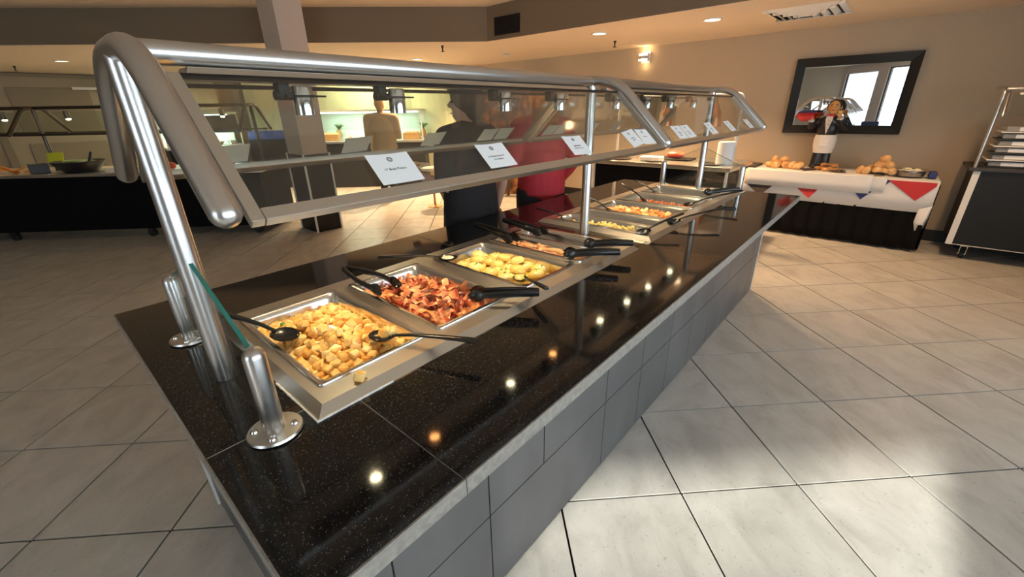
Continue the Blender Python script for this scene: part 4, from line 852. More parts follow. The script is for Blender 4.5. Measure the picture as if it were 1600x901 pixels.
MB().ball((.073, .011, .652), (.006, .018, .006), 10, 6).build('mouth', 'figure_red', h_)
b = MB(); b.ball((-.008, .01, .705), (.062, .064, .068), 18, 12); b.ball((.0, -.045, .69), (.03, .02, .04), 10, 8); b.ball((.0, .066, .69), (.03, .02, .04), 10, 8); skin_obj(b, 'hair', 'figure_brown', h_, .006, 2)
# hands: palm and five fingers each
def fig_hand(c, up, side):
    b = MB(); c = Vector(c); up = Vector(up).normalized(); sd_ = Vector(side).normalized(); b.ball(c, (.018, .022, .022), 10, 8)
    for k in range(4):
        p = c+sd_*(-.015+.01*k)+up*.012; b.tube([p, p+up*(.026+.004*(1 if k in (1, 2) else 0)), p+up*.04+Vector((.006, 0, 0))], [.0065, .006, .0045], 7)
    b.tube([c-sd_*.014, c-sd_*.032+up*.012, c-sd_*.034+up*.024], [.0075, .0065, .005], 7); return b
skin_obj(fig_hand((.075, .085, .60), (0, -.1, 1), (0, 1, 0)), 'hand', 'figure_skin', t, .004, 1); skin_obj(fig_hand((.075, -.178, .56), (.3, -.2, 1), (0, 1, 0)), 'hand', 'figure_skin', t, .004, 1)
for c_, ax in (((.066, .098, .565), (.3, -.3, .6)), ((.066, -.177, .54), (.1, 0, .6))):
    p = Vector(c_); a_ = Vector(ax).normalized(); MB().cyl(p-a_*.012, p+a_*.012, .03, .031).build('cuff', 'figure_white', t)
b = MB(); b.slab([(.092, -.03, .55), (.100, 0, .40), (.092, .03, .55), (.075, .03, .60), (.075, -.03, .60)], .008); b.build('shirt_front', 'figure_white', t)
for z in (.45, .50, .54): MB().ball((.102, 0, z), .0045, 8, 6).build('button', 'figure_black', t)
b = MB(); b.ball((.082, 0, .60), (.01, .012, .012), 8, 6); b.add([(.082, 0, .60), (.085, -.04, .625), (.085, -.04, .58), (.07, -.04, .6)], [(0, 1, 2), (0, 3, 1), (0, 2, 3), (1, 3, 2)]); b.add([(.082, 0, .60), (.085, .04, .58), (.085, .04, .625), (.07, .04, .6)], [(0, 1, 2), (0, 3, 1), (0, 2, 3), (1, 3, 2)]); b.build('bow_tie', 'figure_red', t, smooth=0)
b = MB(); b.lathe([(.082, .18), (.095, .25), (.10, .33), (.092, .385), (.088, .385), (.094, .33), (.088, .25), (.075, .18)], (0, 0, 0), 26, cap=False); b.v = [(x*.98, y*1.16, z) for x, y, z in b.v]; b.build('apron', 'figure_white', t)
b = MB(); b.slab([(.098, -.05, .34), (.098, -.045, .26), (.098, .045, .26), (.098, .05, .34)], -.006); b.build('apron_pocket', 'figure_white', t, smooth=0, bevel=.003)
tr_ = thing('figurine_tray', 'red napkin-draped tray carried by the waiter statue', 'tray', (fx-.07, fy+.20, fz+.615), (0, 0, 0), local=True)
MB().lathe([(.001, 0), (.10, 0), (.12, .012), (.115, .014), (.098, .004), (.001, .004)], (0, .04, 0), 26, cap=False).build('tray_plate', 'figure_red', tr_)
b = MB()
for k in range(5): b.ball((.02*math.cos(k*1.3), .04+.05*math.sin(k*1.3), .02), (.045, .05, .02), 10, 6)
skin_obj(b, 'blue_napkin', 'figure_blue', tr_, .008, 2)
b = MB(); K = 10
vs = [(-.085-.006*math.sin(k*2), .13-.018*k, -.002) for k in range(K+1)]+[(-.09-.01*math.sin(k*2+1), .13-.018*k, -.03-.05*math.sin(k/K*PI)) for k in range(K+1)]; b.add(vs, [(k, k+1, K+2+k, K+1+k) for k in range(K)]); o = b.build('hanging_napkin', 'figure_red', tr_, smooth=60); o.modifiers.new('thickness', 'SOLIDIFY').thickness = .004

# ================================================================== BLACK CART (right edge)
t = thing('serving_cart', 'black rolling serving cart with a silver corner strip at the right edge', 'cart', (6.4, -1.5, 0))
MB().box(6.06, 6.68, -2.2, -.64, .15, .87).build('cart_body', 'black_paint', t, smooth=0, bevel=.004)
MB().box(6.03, 6.69, -2.22, -.585, .87, .90).build('cart_top', 'slate', t, smooth=0, bevel=.004)
b = MB(); b.slab([(6.055, -.625, .147), (6.055, -.675, .147), (6.055, -.675, .87), (6.055, -.625, .87)], -.006); b.build('corner_strip', 'white_metal', t, smooth=0)
MB().box(6.056, 6.062, -2.2, -.64, .146, .152).build('bottom_trim', 'white_metal', t, smooth=0)
for y in (-.78, -2.05):
    for x in (6.14, 6.6):
        cs = MB().tube([(x-.02, y, .045)]+[], .04) if 0 else None
        b = MB(); b.cyl((x, y-.016, .042), (x, y+.016, .042), .042, n=20); w_ = b.build('caster', 'black_rubber', t)
        b = MB(); b.box(x-.02, x+.02, y-.028, y-.022, .04, .125); b.box(x-.02, x+.02, y+.022, y+.028, .04, .125); b.box(x-.025, x+.025, y-.03, y+.03, .125, .148); b.cyl((x, y-.034, .042), (x, y+.034, .042), .008); b.build('caster_fork', 'chrome', w_)
g_ = thing('cart_guard', 'tall tube guard with a glass pane standing on the black cart', 'sneeze guard', (6.3, -1.5, .90))
for y in (-.625, -2.1):
    P = round_path([(6.07, y, .901), (6.07, y, 1.59), (6.32, y, 1.60), (6.58, y, 1.60)], .07, 6); domed(MB(), P, .014, 12).build('guard_tube', 'brushed_steel', g_)
    domed(MB(), [(6.09, y-.03, 1.56), (5.95, y-.03, 1.36)], .011, 10).build('guard_arm', 'brushed_steel', g_)
MB().cyl((6.07, -.63, 1.585), (6.07, -2.1, 1.585), .012).build('guard_rail', 'brushed_steel', g_)
MB().slab([(5.955, -.69, 1.36), (5.955, -2.06, 1.36), (6.075, -2.06, 1.55), (6.075, -.69, 1.55)], .006).build('glass_panel', 'guard_glass', g_, smooth=0)
MB().slab([(6.05, -.72, 1.535), (6.05, -.98, 1.535), (6.06, -.98, 1.55), (6.06, -.72, 1.55)], -.002).build('light_strip', 'white_metal', g_, smooth=0)
# stacked clear boxes of pastries
mat('clear_plastic', (.7, .72, .74), .15, trans=.6); mat('tray_black', (.02, .02, .02), .3)
for k in range(6):
    z = .902+k*.062; y0 = -.70-.006*k
    bx_ = thing('pastry_box', ['lowest clear pastry box in the stack on the black cart', 'second pastry box from the bottom of the stack on the cart', 'third pastry box from the bottom of the stack on the cart', 'third pastry box from the top of the stack on the cart', 'second pastry box from the top of the stack on the cart', 'topmost clear pastry box in the stack on the cart'][k], 'pastry box', (6.3, y0-.2, z), group='stacked pastry boxes')
    b = MB(); b.box(6.14, 6.46, y0-.40, y0-.01, z+.012, z+.055); b.build('clear_lid', 'clear_plastic', bx_, smooth=0, bevel=.008)
    b = MB(); b.box(6.12, 6.48, y0-.43, y0+.02, z, z+.011); b.build('tray_base', 'white_metal' if k % 2 else 'tray_black', bx_, smooth=0, bevel=.003)
    for q in range(3): b = MB(); b.ball((6.19+.005*q, y0-.06-.08*q, z+.03), (.03, .035, .016), 10, 6); b.build('pastry', 'pastry', bx_)
    b = MB(); b.slab([(6.1385, y0-.09, z+.016), (6.1385, y0-.24, z+.016), (6.1385, y0-.24, z+.05), (6.1385, y0-.09, z+.05)], -.0006); b.build('paper_label', 'white_paper', bx_, smooth=0)

# ================================================================== PEOPLE
mat('skin_light', (.62, .36, .27), .5, sss=.1); mat('skin_tan', (.50, .29, .14), .5, sss=.1)
mat('black_clothes', (.012, .011, .014), .85, bump=.15, bscale=60); mat('red_jacket', (.46, .025, .04), .75, bump=.2, bscale=30); mat('tan_shirt', (.52, .40, .27), .85, bump=.25, bscale=18); mat('dark_trousers', (.02, .02, .024), .85)
mat('hair_black', (.012, .009, .008), .55, bump=.5, bscale=70); mat('hair_auburn', (.34, .10, .02), .5, bump=.6, bscale=60); mat('shoe_black', (.01, .01, .01), .35)
def person(pos, face, H, label, hands, top, legs_m, hair, skin, girth=1.0, headyaw=0, hair_kind='short', top_z=.5, sleeve=.6):
    """hands: wrist positions (left, right) in the person's frame: forward, left, height"""
    fz_ = math.atan2(face[1], face[0]); t = thing('person', label, 'person', pos, (0, 0, fz_), 'people', local=True); k = H/1.7; g_ = girth
    V = lambda x, y, z: Vector((x*k, y*k, z*k))
    sh = [V(0, .17*g_, 1.38), V(0, -.17*g_, 1.38)]; hip = [V(0, .09*g_, .88), V(0, -.09*g_, .88)]; hd = V(.02, 0, 1.585)
    def elbow(s, w):                                 # two-bone arm
        d = w-s; L1, L2 = .29*k, .27*k; D_ = min(d.length, L1+L2-.002); dn = d.normalized(); a = (L1*L1-L2*L2+D_*D_)/(2*D_); h_ = math.sqrt(max(0, L1*L1-a*a)); dn2 = Vector((-.6, .25 if s.y > 0 else -.25, -.7)); dn2 = (dn2-dn*dn2.dot(dn)).normalized(); return s+dn*a+dn2*h_
    wr = [Vector(h)*1 for h in hands]; el = [elbow(s, w) for s, w in zip(sh, wr)]
    def torso(b, p=0):
        b.ball(V(0, 0, 1.27), (.105*g_*k+p, .165*g_*k+p, .16*k+p), 18, 12); b.ball(V(0, 0, 1.08), (.115*g_*k+p, .15*g_*k+p, .16*k+p), 18, 12); b.ball(V(-.005, 0, .92), (.125*g_*k+p, .17*g_*k+p, .13*k+p), 18, 12); b.tube([sh[0], V(0, 0, 1.42), sh[1]], [.055*k*g_+p, .06*k+p, .055*k*g_+p], 12)
    def arm(b, i, upto, p=0):
        P = [sh[i], (sh[i]+el[i])/2, el[i], (el[i]+wr[i])/2, wr[i]]; r_ = [.056*g_, .05*g_, .041, .036, .026]; n = {.6: 3, 1.0: 5}[upto] if upto in (.6, 1.0) else 5; b.tube(P[:n], [q*k+p for q in r_[:n]], 12); b.ball(P[n-1], r_[n-1]*k+p, 10, 8); b.ball(P[0], r_[0]*k+p, 10, 8)
    def leg(b, i, p=0, ank=True):
        s = 1 if i == 0 else -1; P = [hip[i], V(.01, .095*s*g_, .7), V(.015, .092*s, .48), V(0, .09*s, .28), V(-.015, .088*s, .09)]; b.tube(P, [(.088*g_)*k+p, .078*g_*k+p, .058*k+p, .052*k+p, .036*k+p], 14)
    b = MB(); torso(b); [arm(b, i, 1.0) for i in (0, 1)]; [leg(b, i) for i in (0, 1)]; b.tube([V(-.005, 0, 1.40), V(.01, 0, 1.54)], [.056*k, .05*k], 12)
    hy = Matrix.Rotation(headyaw, 3, 'Z')
    b.ball(hd+hy @ V(0, 0, .02), (.088*k, .073*k, .105*k), 20, 14, hy); b.ball(hd+hy @ V(.035, 0, -.055), (.048*k, .05*k, .052*k), 14, 10, hy); b.ball(hd+hy @ V(.096, 0, -.005), (.017*k, .012*k, .022*k), 8, 6, hy)
    for s in (-1, 1): b.ball(hd+hy @ V(-.005, .073*s, -.005), (.016*k, .012*k, .03*k), 8, 6, hy)
    for i in (0, 1):
        s = 1 if i == 0 else -1; b.ball(V(.06, .088*s, .035), (.12*k, .045*k, .035*k), 12, 8); dr = (wr[i]-el[i]).normalized(); pc = wr[i]+dr*.055*k; sd_ = dr.cross(Vector((0, 0, 1))); sd_ = sd_.normalized() if sd_.length > .1 else Vector((1, 0, 0)); up = sd_.cross(dr)
        M_ = Matrix((dr, sd_, up)).transposed(); b.ball(pc, (.05*k, .038*k, .018*k), 10, 8, M_)
        for q in range(4):
            p = pc+sd_*(-.027+.018*q)*k+dr*.035*k; ln = (.066, .076, .072, .056)[q]*k; b.tube([p, p+dr*ln*.55-up*.008*k, p+dr*ln*.85-up*.03*k], [.0095*k, .009*k, .0075*k], 7)
        p = pc-sd_*.03*k*s-dr*.012*k; b.tube([p, p-sd_*.02*k*s+dr*.03*k, p-sd_*.022*k*s+dr*.055*k], [.0115*k, .0105*k, .0085*k], 7)
    skin_obj(b, 'body', skin, t, .0105, 3)
    for s in (-1, 1):
        MB().ball(hd+hy @ V(.080, .032*s, .015), .009*k, 8, 6).build('eye', 'ink', t)
    MB().ball(hd+hy @ V(.088, 0, -.055), (.006*k, .022*k, .005*k), 8, 6, hy).build('mouth', 'cloth_red', t)
    b = MB(); torso(b, .016); [arm(b, i, sleeve, .014) for i in (0, 1)]
    hm = [V(0, 0, 1.2), V(0, 0, 1.0), V(0, 0, top_z)]; b.tube(hm, [.165*g_*k, .175*g_*k, (.18 if top_z > .7 else .205)*g_*k], 20, flat=.82)
    skin_obj(b, 'top', top, t, .012, 4)
    b = MB(); [leg(b, i, .016) for i in (0, 1)]; b.ball(V(0, 0, .9), (.13*g_*k, .18*g_*k, .1*k), 16, 10); skin_obj(b, 'trousers', legs_m, t, .012, 3)
    for s in (-1, 1):
        b = MB(); b.ball(V(.06, .088*s, .032), (.135*k, .052*k, .036*k), 14, 8); b.ball(V(-.03, .088*s, .05), (.055*k, .05*k, .05*k), 12, 8); skin_obj(b, 'shoe', 'shoe_black', t, .011, 2)
    b = MB()
    if hair_kind == 'short':
        b.ball(hd+hy @ V(-.022, 0, .045), (.11*k, .105*k, .115*k), 18, 12, hy); b.ball(hd+hy @ V(-.055, 0, -.02), (.075*k, .095*k, .10*k), 14, 10, hy); b.ball(hd+hy @ V(.045, 0, .095), (.062*k, .088*k, .05*k), 12, 8, hy); [b.ball(hd+hy @ V(-.035, .07*s, .03), (.045*k, .03*k, .06*k), 10, 8, hy) for s in (-1, 1)]
    elif hair_kind == 'long':
        b.ball(hd+hy @ V(-.022, 0, .04), (.10*k, .10*k, .11*k), 18, 12, hy); b.tube([hd+V(-.05, 0, 0), hd+V(-.075, 0, -.14), hd+V(-.085, 0, -.30)], [.10*k, .12*k, .07*k], 14, flat=.8)
    else:
        b.ball(hd+hy @ V(-.03, 0, .035), (.078*k, .08*k, .092*k), 16, 10, hy)
    skin_obj(b, 'hair', hair, t, .01, 2); return t
person((2.0, 2.12, 0), (-.1, 1), 1.63, 'woman in black with short dark hair seen from behind, holding a plate', [(.25, .22, 1.09), (.0, -.30, .83)], 'black_clothes', 'black_clothes', 'hair_black', 'skin_light', 1.22, .75, 'short', .55, .6)
pl = thing('dinner_plate', 'cream dinner plate held by the woman in black', 'plate', (1.76, 2.42, 1.135), (0, 0, 0), local=True)
mat('plate_china', (.78, .74, .66), .25)
MB().lathe([(.001, 0), (.07, 0), (.085, .006), (.125, .018), (.124, .021), (.084, .010), (.001, .005)], (0, 0, 0), 28, cap=False).build('plate_body', 'plate_china', pl)
MB().ball((.02, .01, .018), (.045, .04, .02), 12, 8).build('food', 'potato', pl)
person((2.90, 2.2, 0), (.45, .9), 1.66, 'person with auburn hair in a red jacket and black trousers behind the buffet', [(.25, .26, 1.05), (.1, -.26, .92)], 'red_jacket', 'dark_trousers', 'hair_auburn', 'skin_light', 1.2, .2, 'long', .84, 1.0)
person((4.34, 6.72, 0), (.75, .66), 1.70, 'bald man in a tan shirt seen from behind at the salad station', [(.3, .2, 1.08), (.3, -.2, 1.08)], 'tan_shirt', 'dark_trousers', 'skin_tan', 'skin_tan', 1.28, 0, 'cap', .82, 1.0)
# folding wooden tray stand behind the two of them
mat('oak', (.55, .30, .11), .45, var=.15, vscale=20)
t = thing('tray_stand', 'folding wooden tray stand between the woman in black and the red jacket', 'tray stand', (2.75, 2.95, 0))
for y in (2.78, 3.1):
    MB().cyl((2.55, y, 0), (2.95, y, .82), .014).build('leg', 'oak', t); MB().cyl((2.95, y+.03, 0), (2.55, y+.03, .82), .014).build('leg', 'oak', t)
for x, z in ((2.55, .82), (2.95, .82), (2.63, .16), (2.87, .16)): MB().cyl((x, 2.74, z), (x, 3.15, z), .013).build('crossbar', 'oak', t)
# pedestal stand by the man
t = thing('pedestal_stand', 'slim cream-topped pedestal stand on a thin leg beyond the woman in black', 'stand', (4.5, 5.66, 0))
MB().lathe([(.001, 0), (.13, 0), (.13, .012), (.02, .03), (.018, .60), (.001, .60)], (4.5, 5.66, 0), 20, cap=False).build('pole', 'oak', t)
MB().lathe([(.001, .60), (.2, .60), (.2, .64), (.001, .645)], (4.5, 5.66, 0), 26, cap=False).build('top', 'plate_china', t)

# ================================================================== FAR-LEFT ISLAND
mat('orange_fruit', (.85, .30, .03), .4); mat('sign_yellow', (.62, .62, .03), .5); mat('bowl_black', (.015, .014, .014), .4); mat('red_food', (.6, .08, .04), .4); mat('cream', (.75, .66, .48), .6); mat('leaf_green', (.06, .16, .03), .5); mat('copper', (.62, .28, .14), .3, .9)
IO = Vector((-1.0, 9.12, 0)); ID = Vector((e45, -e45, 0)); IN = Vector((e45, e45, 0)); rotI = -PI/4
t = thing('buffet_cart', 'long black buffet island on casters far left in the dim area', 'buffet cart', IO, (0, 0, rotI), local=True)   # local x along the island, local y away from the room
MB().box(0, 4.3, 0, .8, .12, .80).build('cart_body', 'black_fabric', t, smooth=0); MB().box(-.03, 4.33, -.03, .83, .80, .84).build('cart_top', 'steel_plate', t, smooth=0, bevel=.004)
for x in (.25, 1.0, 2.72, 4.1):
    for y in (.06, .72):
        b = MB(); b.cyl((x, y-.02, .05), (x, y+.02, .05), .05, n=16); w_ = b.build('caster', 'black_rubber', t)
        b = MB(); b.box(x-.03, x+.03, y-.035, y-.028, .05, .12); b.box(x-.03, x+.03, y+.028, y+.035, .05, .12); b.build('caster_fork', 'dark_steel', w_)
t = thing('island_guard', 'dark tube sneeze guard with glass on the far-left black island', 'sneeze guard', IO+Vector((0, 0, .84)), (0, 0, rotI), local=True); dz = -.84
mat('dark_tube', (.10, .085, .07), .3, .9)
for x in (.15, 1.55, 2.95, 4.2):
    MB().cyl((x, .4, .841+dz), (x, .4, 1.6+dz), .02).build('guard_post', 'dark_tube', t)
    domed(MB(), round_path([(x, -.02, 1.30+dz), (x, .27, 1.6+dz), (x, .53, 1.6+dz), (x, .82, 1.30+dz)], .08, 5), .022, 12).build('guard_arm', 'dark_tube', t)
MB().cyl((.15, .4, 1.6+dz), (4.2, .4, 1.6+dz), .022).build('top_rail', 'dark_tube', t)
for x0, x1 in ((.18, 1.52), (1.58, 2.92), (2.98, 4.17)):
    for s in (1, -1):
        Y = lambda v: .4+(v-.4)*s
        MB().slab([(x0, Y(.0), 1.30+dz), (x1, Y(.0), 1.30+dz), (x1, Y(.25), 1.55+dz), (x0, Y(.25), 1.55+dz)], .006).build('glass_panel', 'guard_glass', t, smooth=0)
        MB().obox(((x0+x1)/2, Y(-.005), 1.297+dz), ((x1-x0)/2, 0, 0), (0, .008, 0), (0, 0, .012)).build('bottom_channel', 'dark_tube', t, smooth=0)
    for xl in (x0+.35, x1-.35): MB().cyl((xl, .4, 1.47+dz), (xl, .4, 1.56+dz), .03).build('heat_lamp', 'dark_tube', t); MB().ball((xl, .4, 1.465+dz), (.024, .024, .012), 10, 6).build('bulb', 'bulb_white', t)
for x in (.55, 1.15, 1.95, 2.6, 3.4):
    l = bpy.data.lights.new('heat_lamp_glow', 'SPOT'); l.energy = 5; l.color = (1, .72, .4); l.spot_size = 1.5; l.spot_blend = .8; o = bpy.data.objects.new('heat_lamp_glow', l); COL.objects.link(o); o.parent = t; o.location = (x, .4, 1.44+dz)
def isl(x, y, z): v = IO+ID*x+IN*y; return Vector((v.x, v.y, .84+z))
RI = random.Random(2)
for k in range(7):
    b = MB(); b.lathe([(.001, 0), (.05, 0), (.05, .012), (.001, .012)], (0, 0, 0), 14, cap=False); o = b.build('orange_slice', 'orange_fruit'); o.location = isl(1.02+.07*k, .14+.03*(k % 2), .02+.02*(k % 3)); o.rotation_euler = (RI.uniform(-.4, .8), RI.uniform(-.4, .4), k); tag(o, 'orange slice on the far-left island beside the black box', 'orange slice', 'orange slices')
o = MB().box(-.09, .09, -.08, .08, 0, .11).build('condiment_box', 'bowl_black', smooth=0, bevel=.006); o.location = isl(1.55, .16, 0); tag(o, 'small black box on the island under the yellow sign', 'box')
t = thing('table_sign', 'small yellow sign card standing on the far-left island', 'sign', isl(1.67, .3, 0), (0, 0, rotI), local=True)
MB().obox((0, 0, .17), (.10, 0, 0), (0, .002, 0), (0, .02, .06)).build('sign_card', 'sign_yellow', t, smooth=0); MB().obox((0, .02, .06), (.012, 0, 0), (0, .01, 0), (0, 0, .06)).build('sign_holder', 'bowl_black', t, smooth=0)
t = thing('serving_bowl', 'wide shallow black bowl on the far-left island', 'bowl', isl(2.0, .22, 0), None)
MB().lathe([(.001, 0), (.16, 0), (.22, .06), (.27, .13), (.26, .135), (.21, .07), (.001, .02)], isl(2.0, .22, 0), 30, cap=False).build('bowl_body', 'bowl_black', t)
b = MB(); b.ball(isl(2.0, .22, .10), (.19, .19, .05), 14, 8); b.build('bowl_contents', 'leaf_green', t)
MB().cyl(isl(2.13, .2, .1), isl(2.19, .22, .24), .012).build('serving_handle', 'bowl_black', t)
for k in range(2):
    o = MB().box(-.11, .11, -.09, .09, 0, .055).build('takeout_box', 'cream', smooth=0, bevel=.006); o.location = isl(2.52+.27*k, .14, 0); o.rotation_euler = (0, 0, rotI); tag(o, ['cream lidded box on the island beside the black bowl', 'cream lidded box on the island behind the steel arm'][k], 'box', 'cream boxes')
for k in range(5):
    o = MB().ball((0, 0, 0), .045, 10, 7).build('tomato', 'red_food'); o.location = isl(2.75+.09*k, .24+.05*(k % 2), .045); tag(o, 'red tomato on the island behind the steel arm', 'tomato', 'tomatoes')
for k in range(9):
    o = MB().ball((0, 0, 0), .05, 10, 7).build('orange', 'orange_fruit'); o.location = isl(3.62+.085*(k % 4), .16+.07*(k//4), .05+.03*(k//4)); tag(o, 'bright orange piled on the island near the black column', 'orange', 'oranges')
lf = MB()
for k in range(30): p = Vector((RI.uniform(-.22, .22), RI.uniform(-.1, .1), RI.uniform(0, .05))); lf.obox(p, (.035, .01, .006*RI.uniform(-1, 1)), (-.006, .018, .004), (0, 0, .001))
o = lf.build('garnish_leaves', 'leaf_green', smooth=0); o.location = isl(3.55, .3, .012); o['kind'] = 'stuff'; tag(o, 'green leaf garnish beside the oranges on the island', 'garnish')

# ================================================================== SALAD STATIONS IN THE ALCOVE
mat('hood_lit', (.8, .9, .82), .5); mat('crate_wood', (.50, .30, .12), .6, var=.15, vscale=15); mat('peach', (.75, .38, .16), .5, rnd=.3)
def station(org, rot, L_, lab, labg):
    t = thing('salad_station', lab, 'salad bar', org, (0, 0, rot), local=True)
    MB().box(0, L_, 0, .72, .0, .90).build('cabinet', 'black_paint', t, smooth=0); MB().box(-.03, L_+.03, -.04, .75, .90, .94).build('worktop', 'steel_plate', t, smooth=0, bevel=.004)
    MB().box(.1, L_-.1, .12, .62, .925, .945).build('ice_pan', 'pan_steel', t, smooth=0)
    for x in (0.02, L_-.02):
        MB().tube(round_path([(x, .06, .94), (x, .02, 1.18), (x, .1, 1.50), (x, .68, 1.52), (x, .68, .94)], .06, 5), .014, 8).build('hood_frame', 'white_metal', t)
    MB().slab([(.03, .035, 1.16), (L_-.03, .035, 1.16), (L_-.03, .105, 1.48), (.03, .105, 1.48)], .006).build('front_glass', 'guard_glass', t, smooth=0)
    MB().box(.0, L_, .08, .70, 1.505, 1.54).build('hood_top', 'white_metal', t, smooth=0); MB().box(.02, L_-.02, .66, .69, .94, 1.5).build('back_panel', 'hood_lit', t, smooth=0)
    MB().cyl((.12, .35, 1.485), (L_-.12, .35, 1.485), .014).build('tube_lamp', 'bulb_cool', t)
    l = bpy.data.lights.new('tube_glow', 'AREA'); l.shape = 'RECTANGLE'; l.size = L_-.3; l.size_y = .04; l.energy = 16; l.color = (.80, 1, .84); o = bpy.data.objects.new('tube_glow', l); COL.objects.link(o); o.parent = t; o.location = (L_/2, .35, 1.465)
    return t
def loc2w(org, rot, x, y, z): return Vector((org[0]+x*math.cos(rot)-y*math.sin(rot), org[1]+x*math.sin(rot)+y*math.cos(rot), z))
so = Vector((4.2, 9.15, 0)); station(so, -PI/4, 2.3, 'black salad station with a lit white hood behind the man in tan', '')
so2 = Vector((1.95, 10.0, 0)); station(so2, -.10, 1.25, 'second lit salad station far left beyond the guard glass', '')
def crate(x, lab):
    p = loc2w(so, -PI/4, x, .28, .945); t = thing('fruit_crate', lab, 'crate', p, (0, 0, -PI/4), local=True)
    for z in (.012, .052, .092):
        for y in (-.11, .11): MB().box(-.17, .17, y-.006, y+.006, z, z+.032).build('slat', 'crate_wood', t, smooth=0)
        for x_ in (-.17, .17): MB().box(x_-.006, x_+.006, -.1, .1, z, z+.032).build('slat', 'crate_wood', t, smooth=0)
    MB().box(-.17, .17, -.11, .11, 0, .01).build('crate_base', 'crate_wood', t, smooth=0)
    return p
for x, w_ in ((.33, 'left'), (2.02, 'right')):
    p = crate(x, 'wooden crate of peaches at the %s end of the lit salad station' % w_)
    for k in range(9):
        q = loc2w((p.x, p.y), -PI/4, -.11+.075*(k % 4), -.05+.08*(k//4), p.z+.105+.012*(k//4)); o = MB().ball((0, 0, 0), .042, 10, 7).build('peach', 'peach'); o.location = q; tag(o, 'peach in the wooden crate at the %s end of the salad station' % w_, 'peach', 'peaches in the %s crate' % w_)
    q = loc2w(so, -PI/4, x+(.22 if w_ == 'right' else .1), .52, .945); t = thing('pineapple', 'pineapple with a leafy crown behind the %s fruit crate' % w_, 'pineapple', q, group='pineapples')
    mat('pineapple_skin', (.35, .20, .05), .6, bump=.6, bscale=60) if 'pineapple_skin' not in MATS else None
    MB().ball(q+Vector((0, 0, .11)), (.065, .065, .11), 14, 10).build('fruit_body', 'pineapple_skin', t)
    for k in range(14):
        a = k*2.4; s_ = .02+.05*(k % 3)/2; b = MB(); b.add([q+Vector((.015*math.cos(a+1.57), .015*math.sin(a+1.57), .2)), q+Vector((-.015*math.cos(a+1.57), -.015*math.sin(a+1.57), .2)), q+Vector((s_*math.cos(a), s_*math.sin(a), .30)), q+Vector((s_*1.9*math.cos(a), s_*1.9*math.sin(a), .36-.03*(k % 3)))], [(0, 1, 2), (0, 2, 3), (1, 3, 2)]); b.build('crown_leaf', 'leaf_green', t, smooth=0)
for k, (x, y) in enumerate(((1.0, .05), (.78, .10))):
    o = MB().ball((0, 0, 0), .04, 10, 7).build('peach', 'peach'); o.location = loc2w(so, -PI/4, x, y, .985); tag(o, ['loose peach on the salad station worktop left of the man', 'loose peach on the worktop beside the left crate'][k], 'peach')
# pans, trays on the second station, blue cooler behind
for k in range(5):
    q = loc2w(so2, -.1, .13+.24*k, .22, .945); t = thing('salad_bowl', 'steel salad bowl on the second lit station far left', 'bowl', q, group='steel salad bowls'); MB().lathe([(.001, 0), (.06, 0), (.10, .06), (.098, .062), (.055, .008), (.001, .006)], q, 20, cap=False).build('bowl_body', 'pan_steel', t); MB().ball(q+Vector((0, 0, .05)), (.08, .08, .025), 12, 6).build('salad', ('leaf_green', 'red_food', 'cream', 'orange_fruit', 'leaf_green')[k], t)
mat('cooler_blue', (.03, .06, .28), .5)
t = thing('cooler_cabinet', 'dark cabinet with a blue front strip beyond the column', 'cabinet', (3.9, 10.1, 0)); b = MB(); b.obox((3.9, 10.1, .5), ID*.45, IN*.25, (0, 0, .5)); b.build('cabinet_body', 'black_paint', t, smooth=0); b = MB(); b.obox(Vector((3.9, 10.1, 1.08)), ID*.45, IN*.25, (0, 0, .08)); b.build('blue_strip', 'cooler_blue', t, smooth=0)
# warm-lit decorative panel behind the red jacket
ramp_mat('amber_panel', [(.35, (.05, .018, .005)), (.5, (.22, .075, .015)), (.65, (.48, .20, .04))], 9, .4, bump=.4)
t = thing('decor_panel', 'tall amber marbled panel in a dark frame behind the red jacket', 'panel', (6.0, 5.2, 0)); b = MB(); b.obox(Vector((5.9, 5.4, .9))+ID*.37, ID*.73, IN*.02, (0, 0, .88)); b.build('panel_face', 'amber_panel', t, smooth=0)
for s in (-.36, .12, .6, 1.1): b = MB(); b.obox(Vector((5.9, 5.4, .9))+ID*s-IN*.01, ID*.025, IN*.03, (0, 0, .9)); b.build('frame_post', 'dark_tube', t, smooth=0)
b = MB(); b.obox(Vector((5.9, 5.4, 1.8))+ID*.37, ID*.75, IN*.03, (0, 0, .03)); b.build('frame_top', 'dark_tube', t, smooth=0)

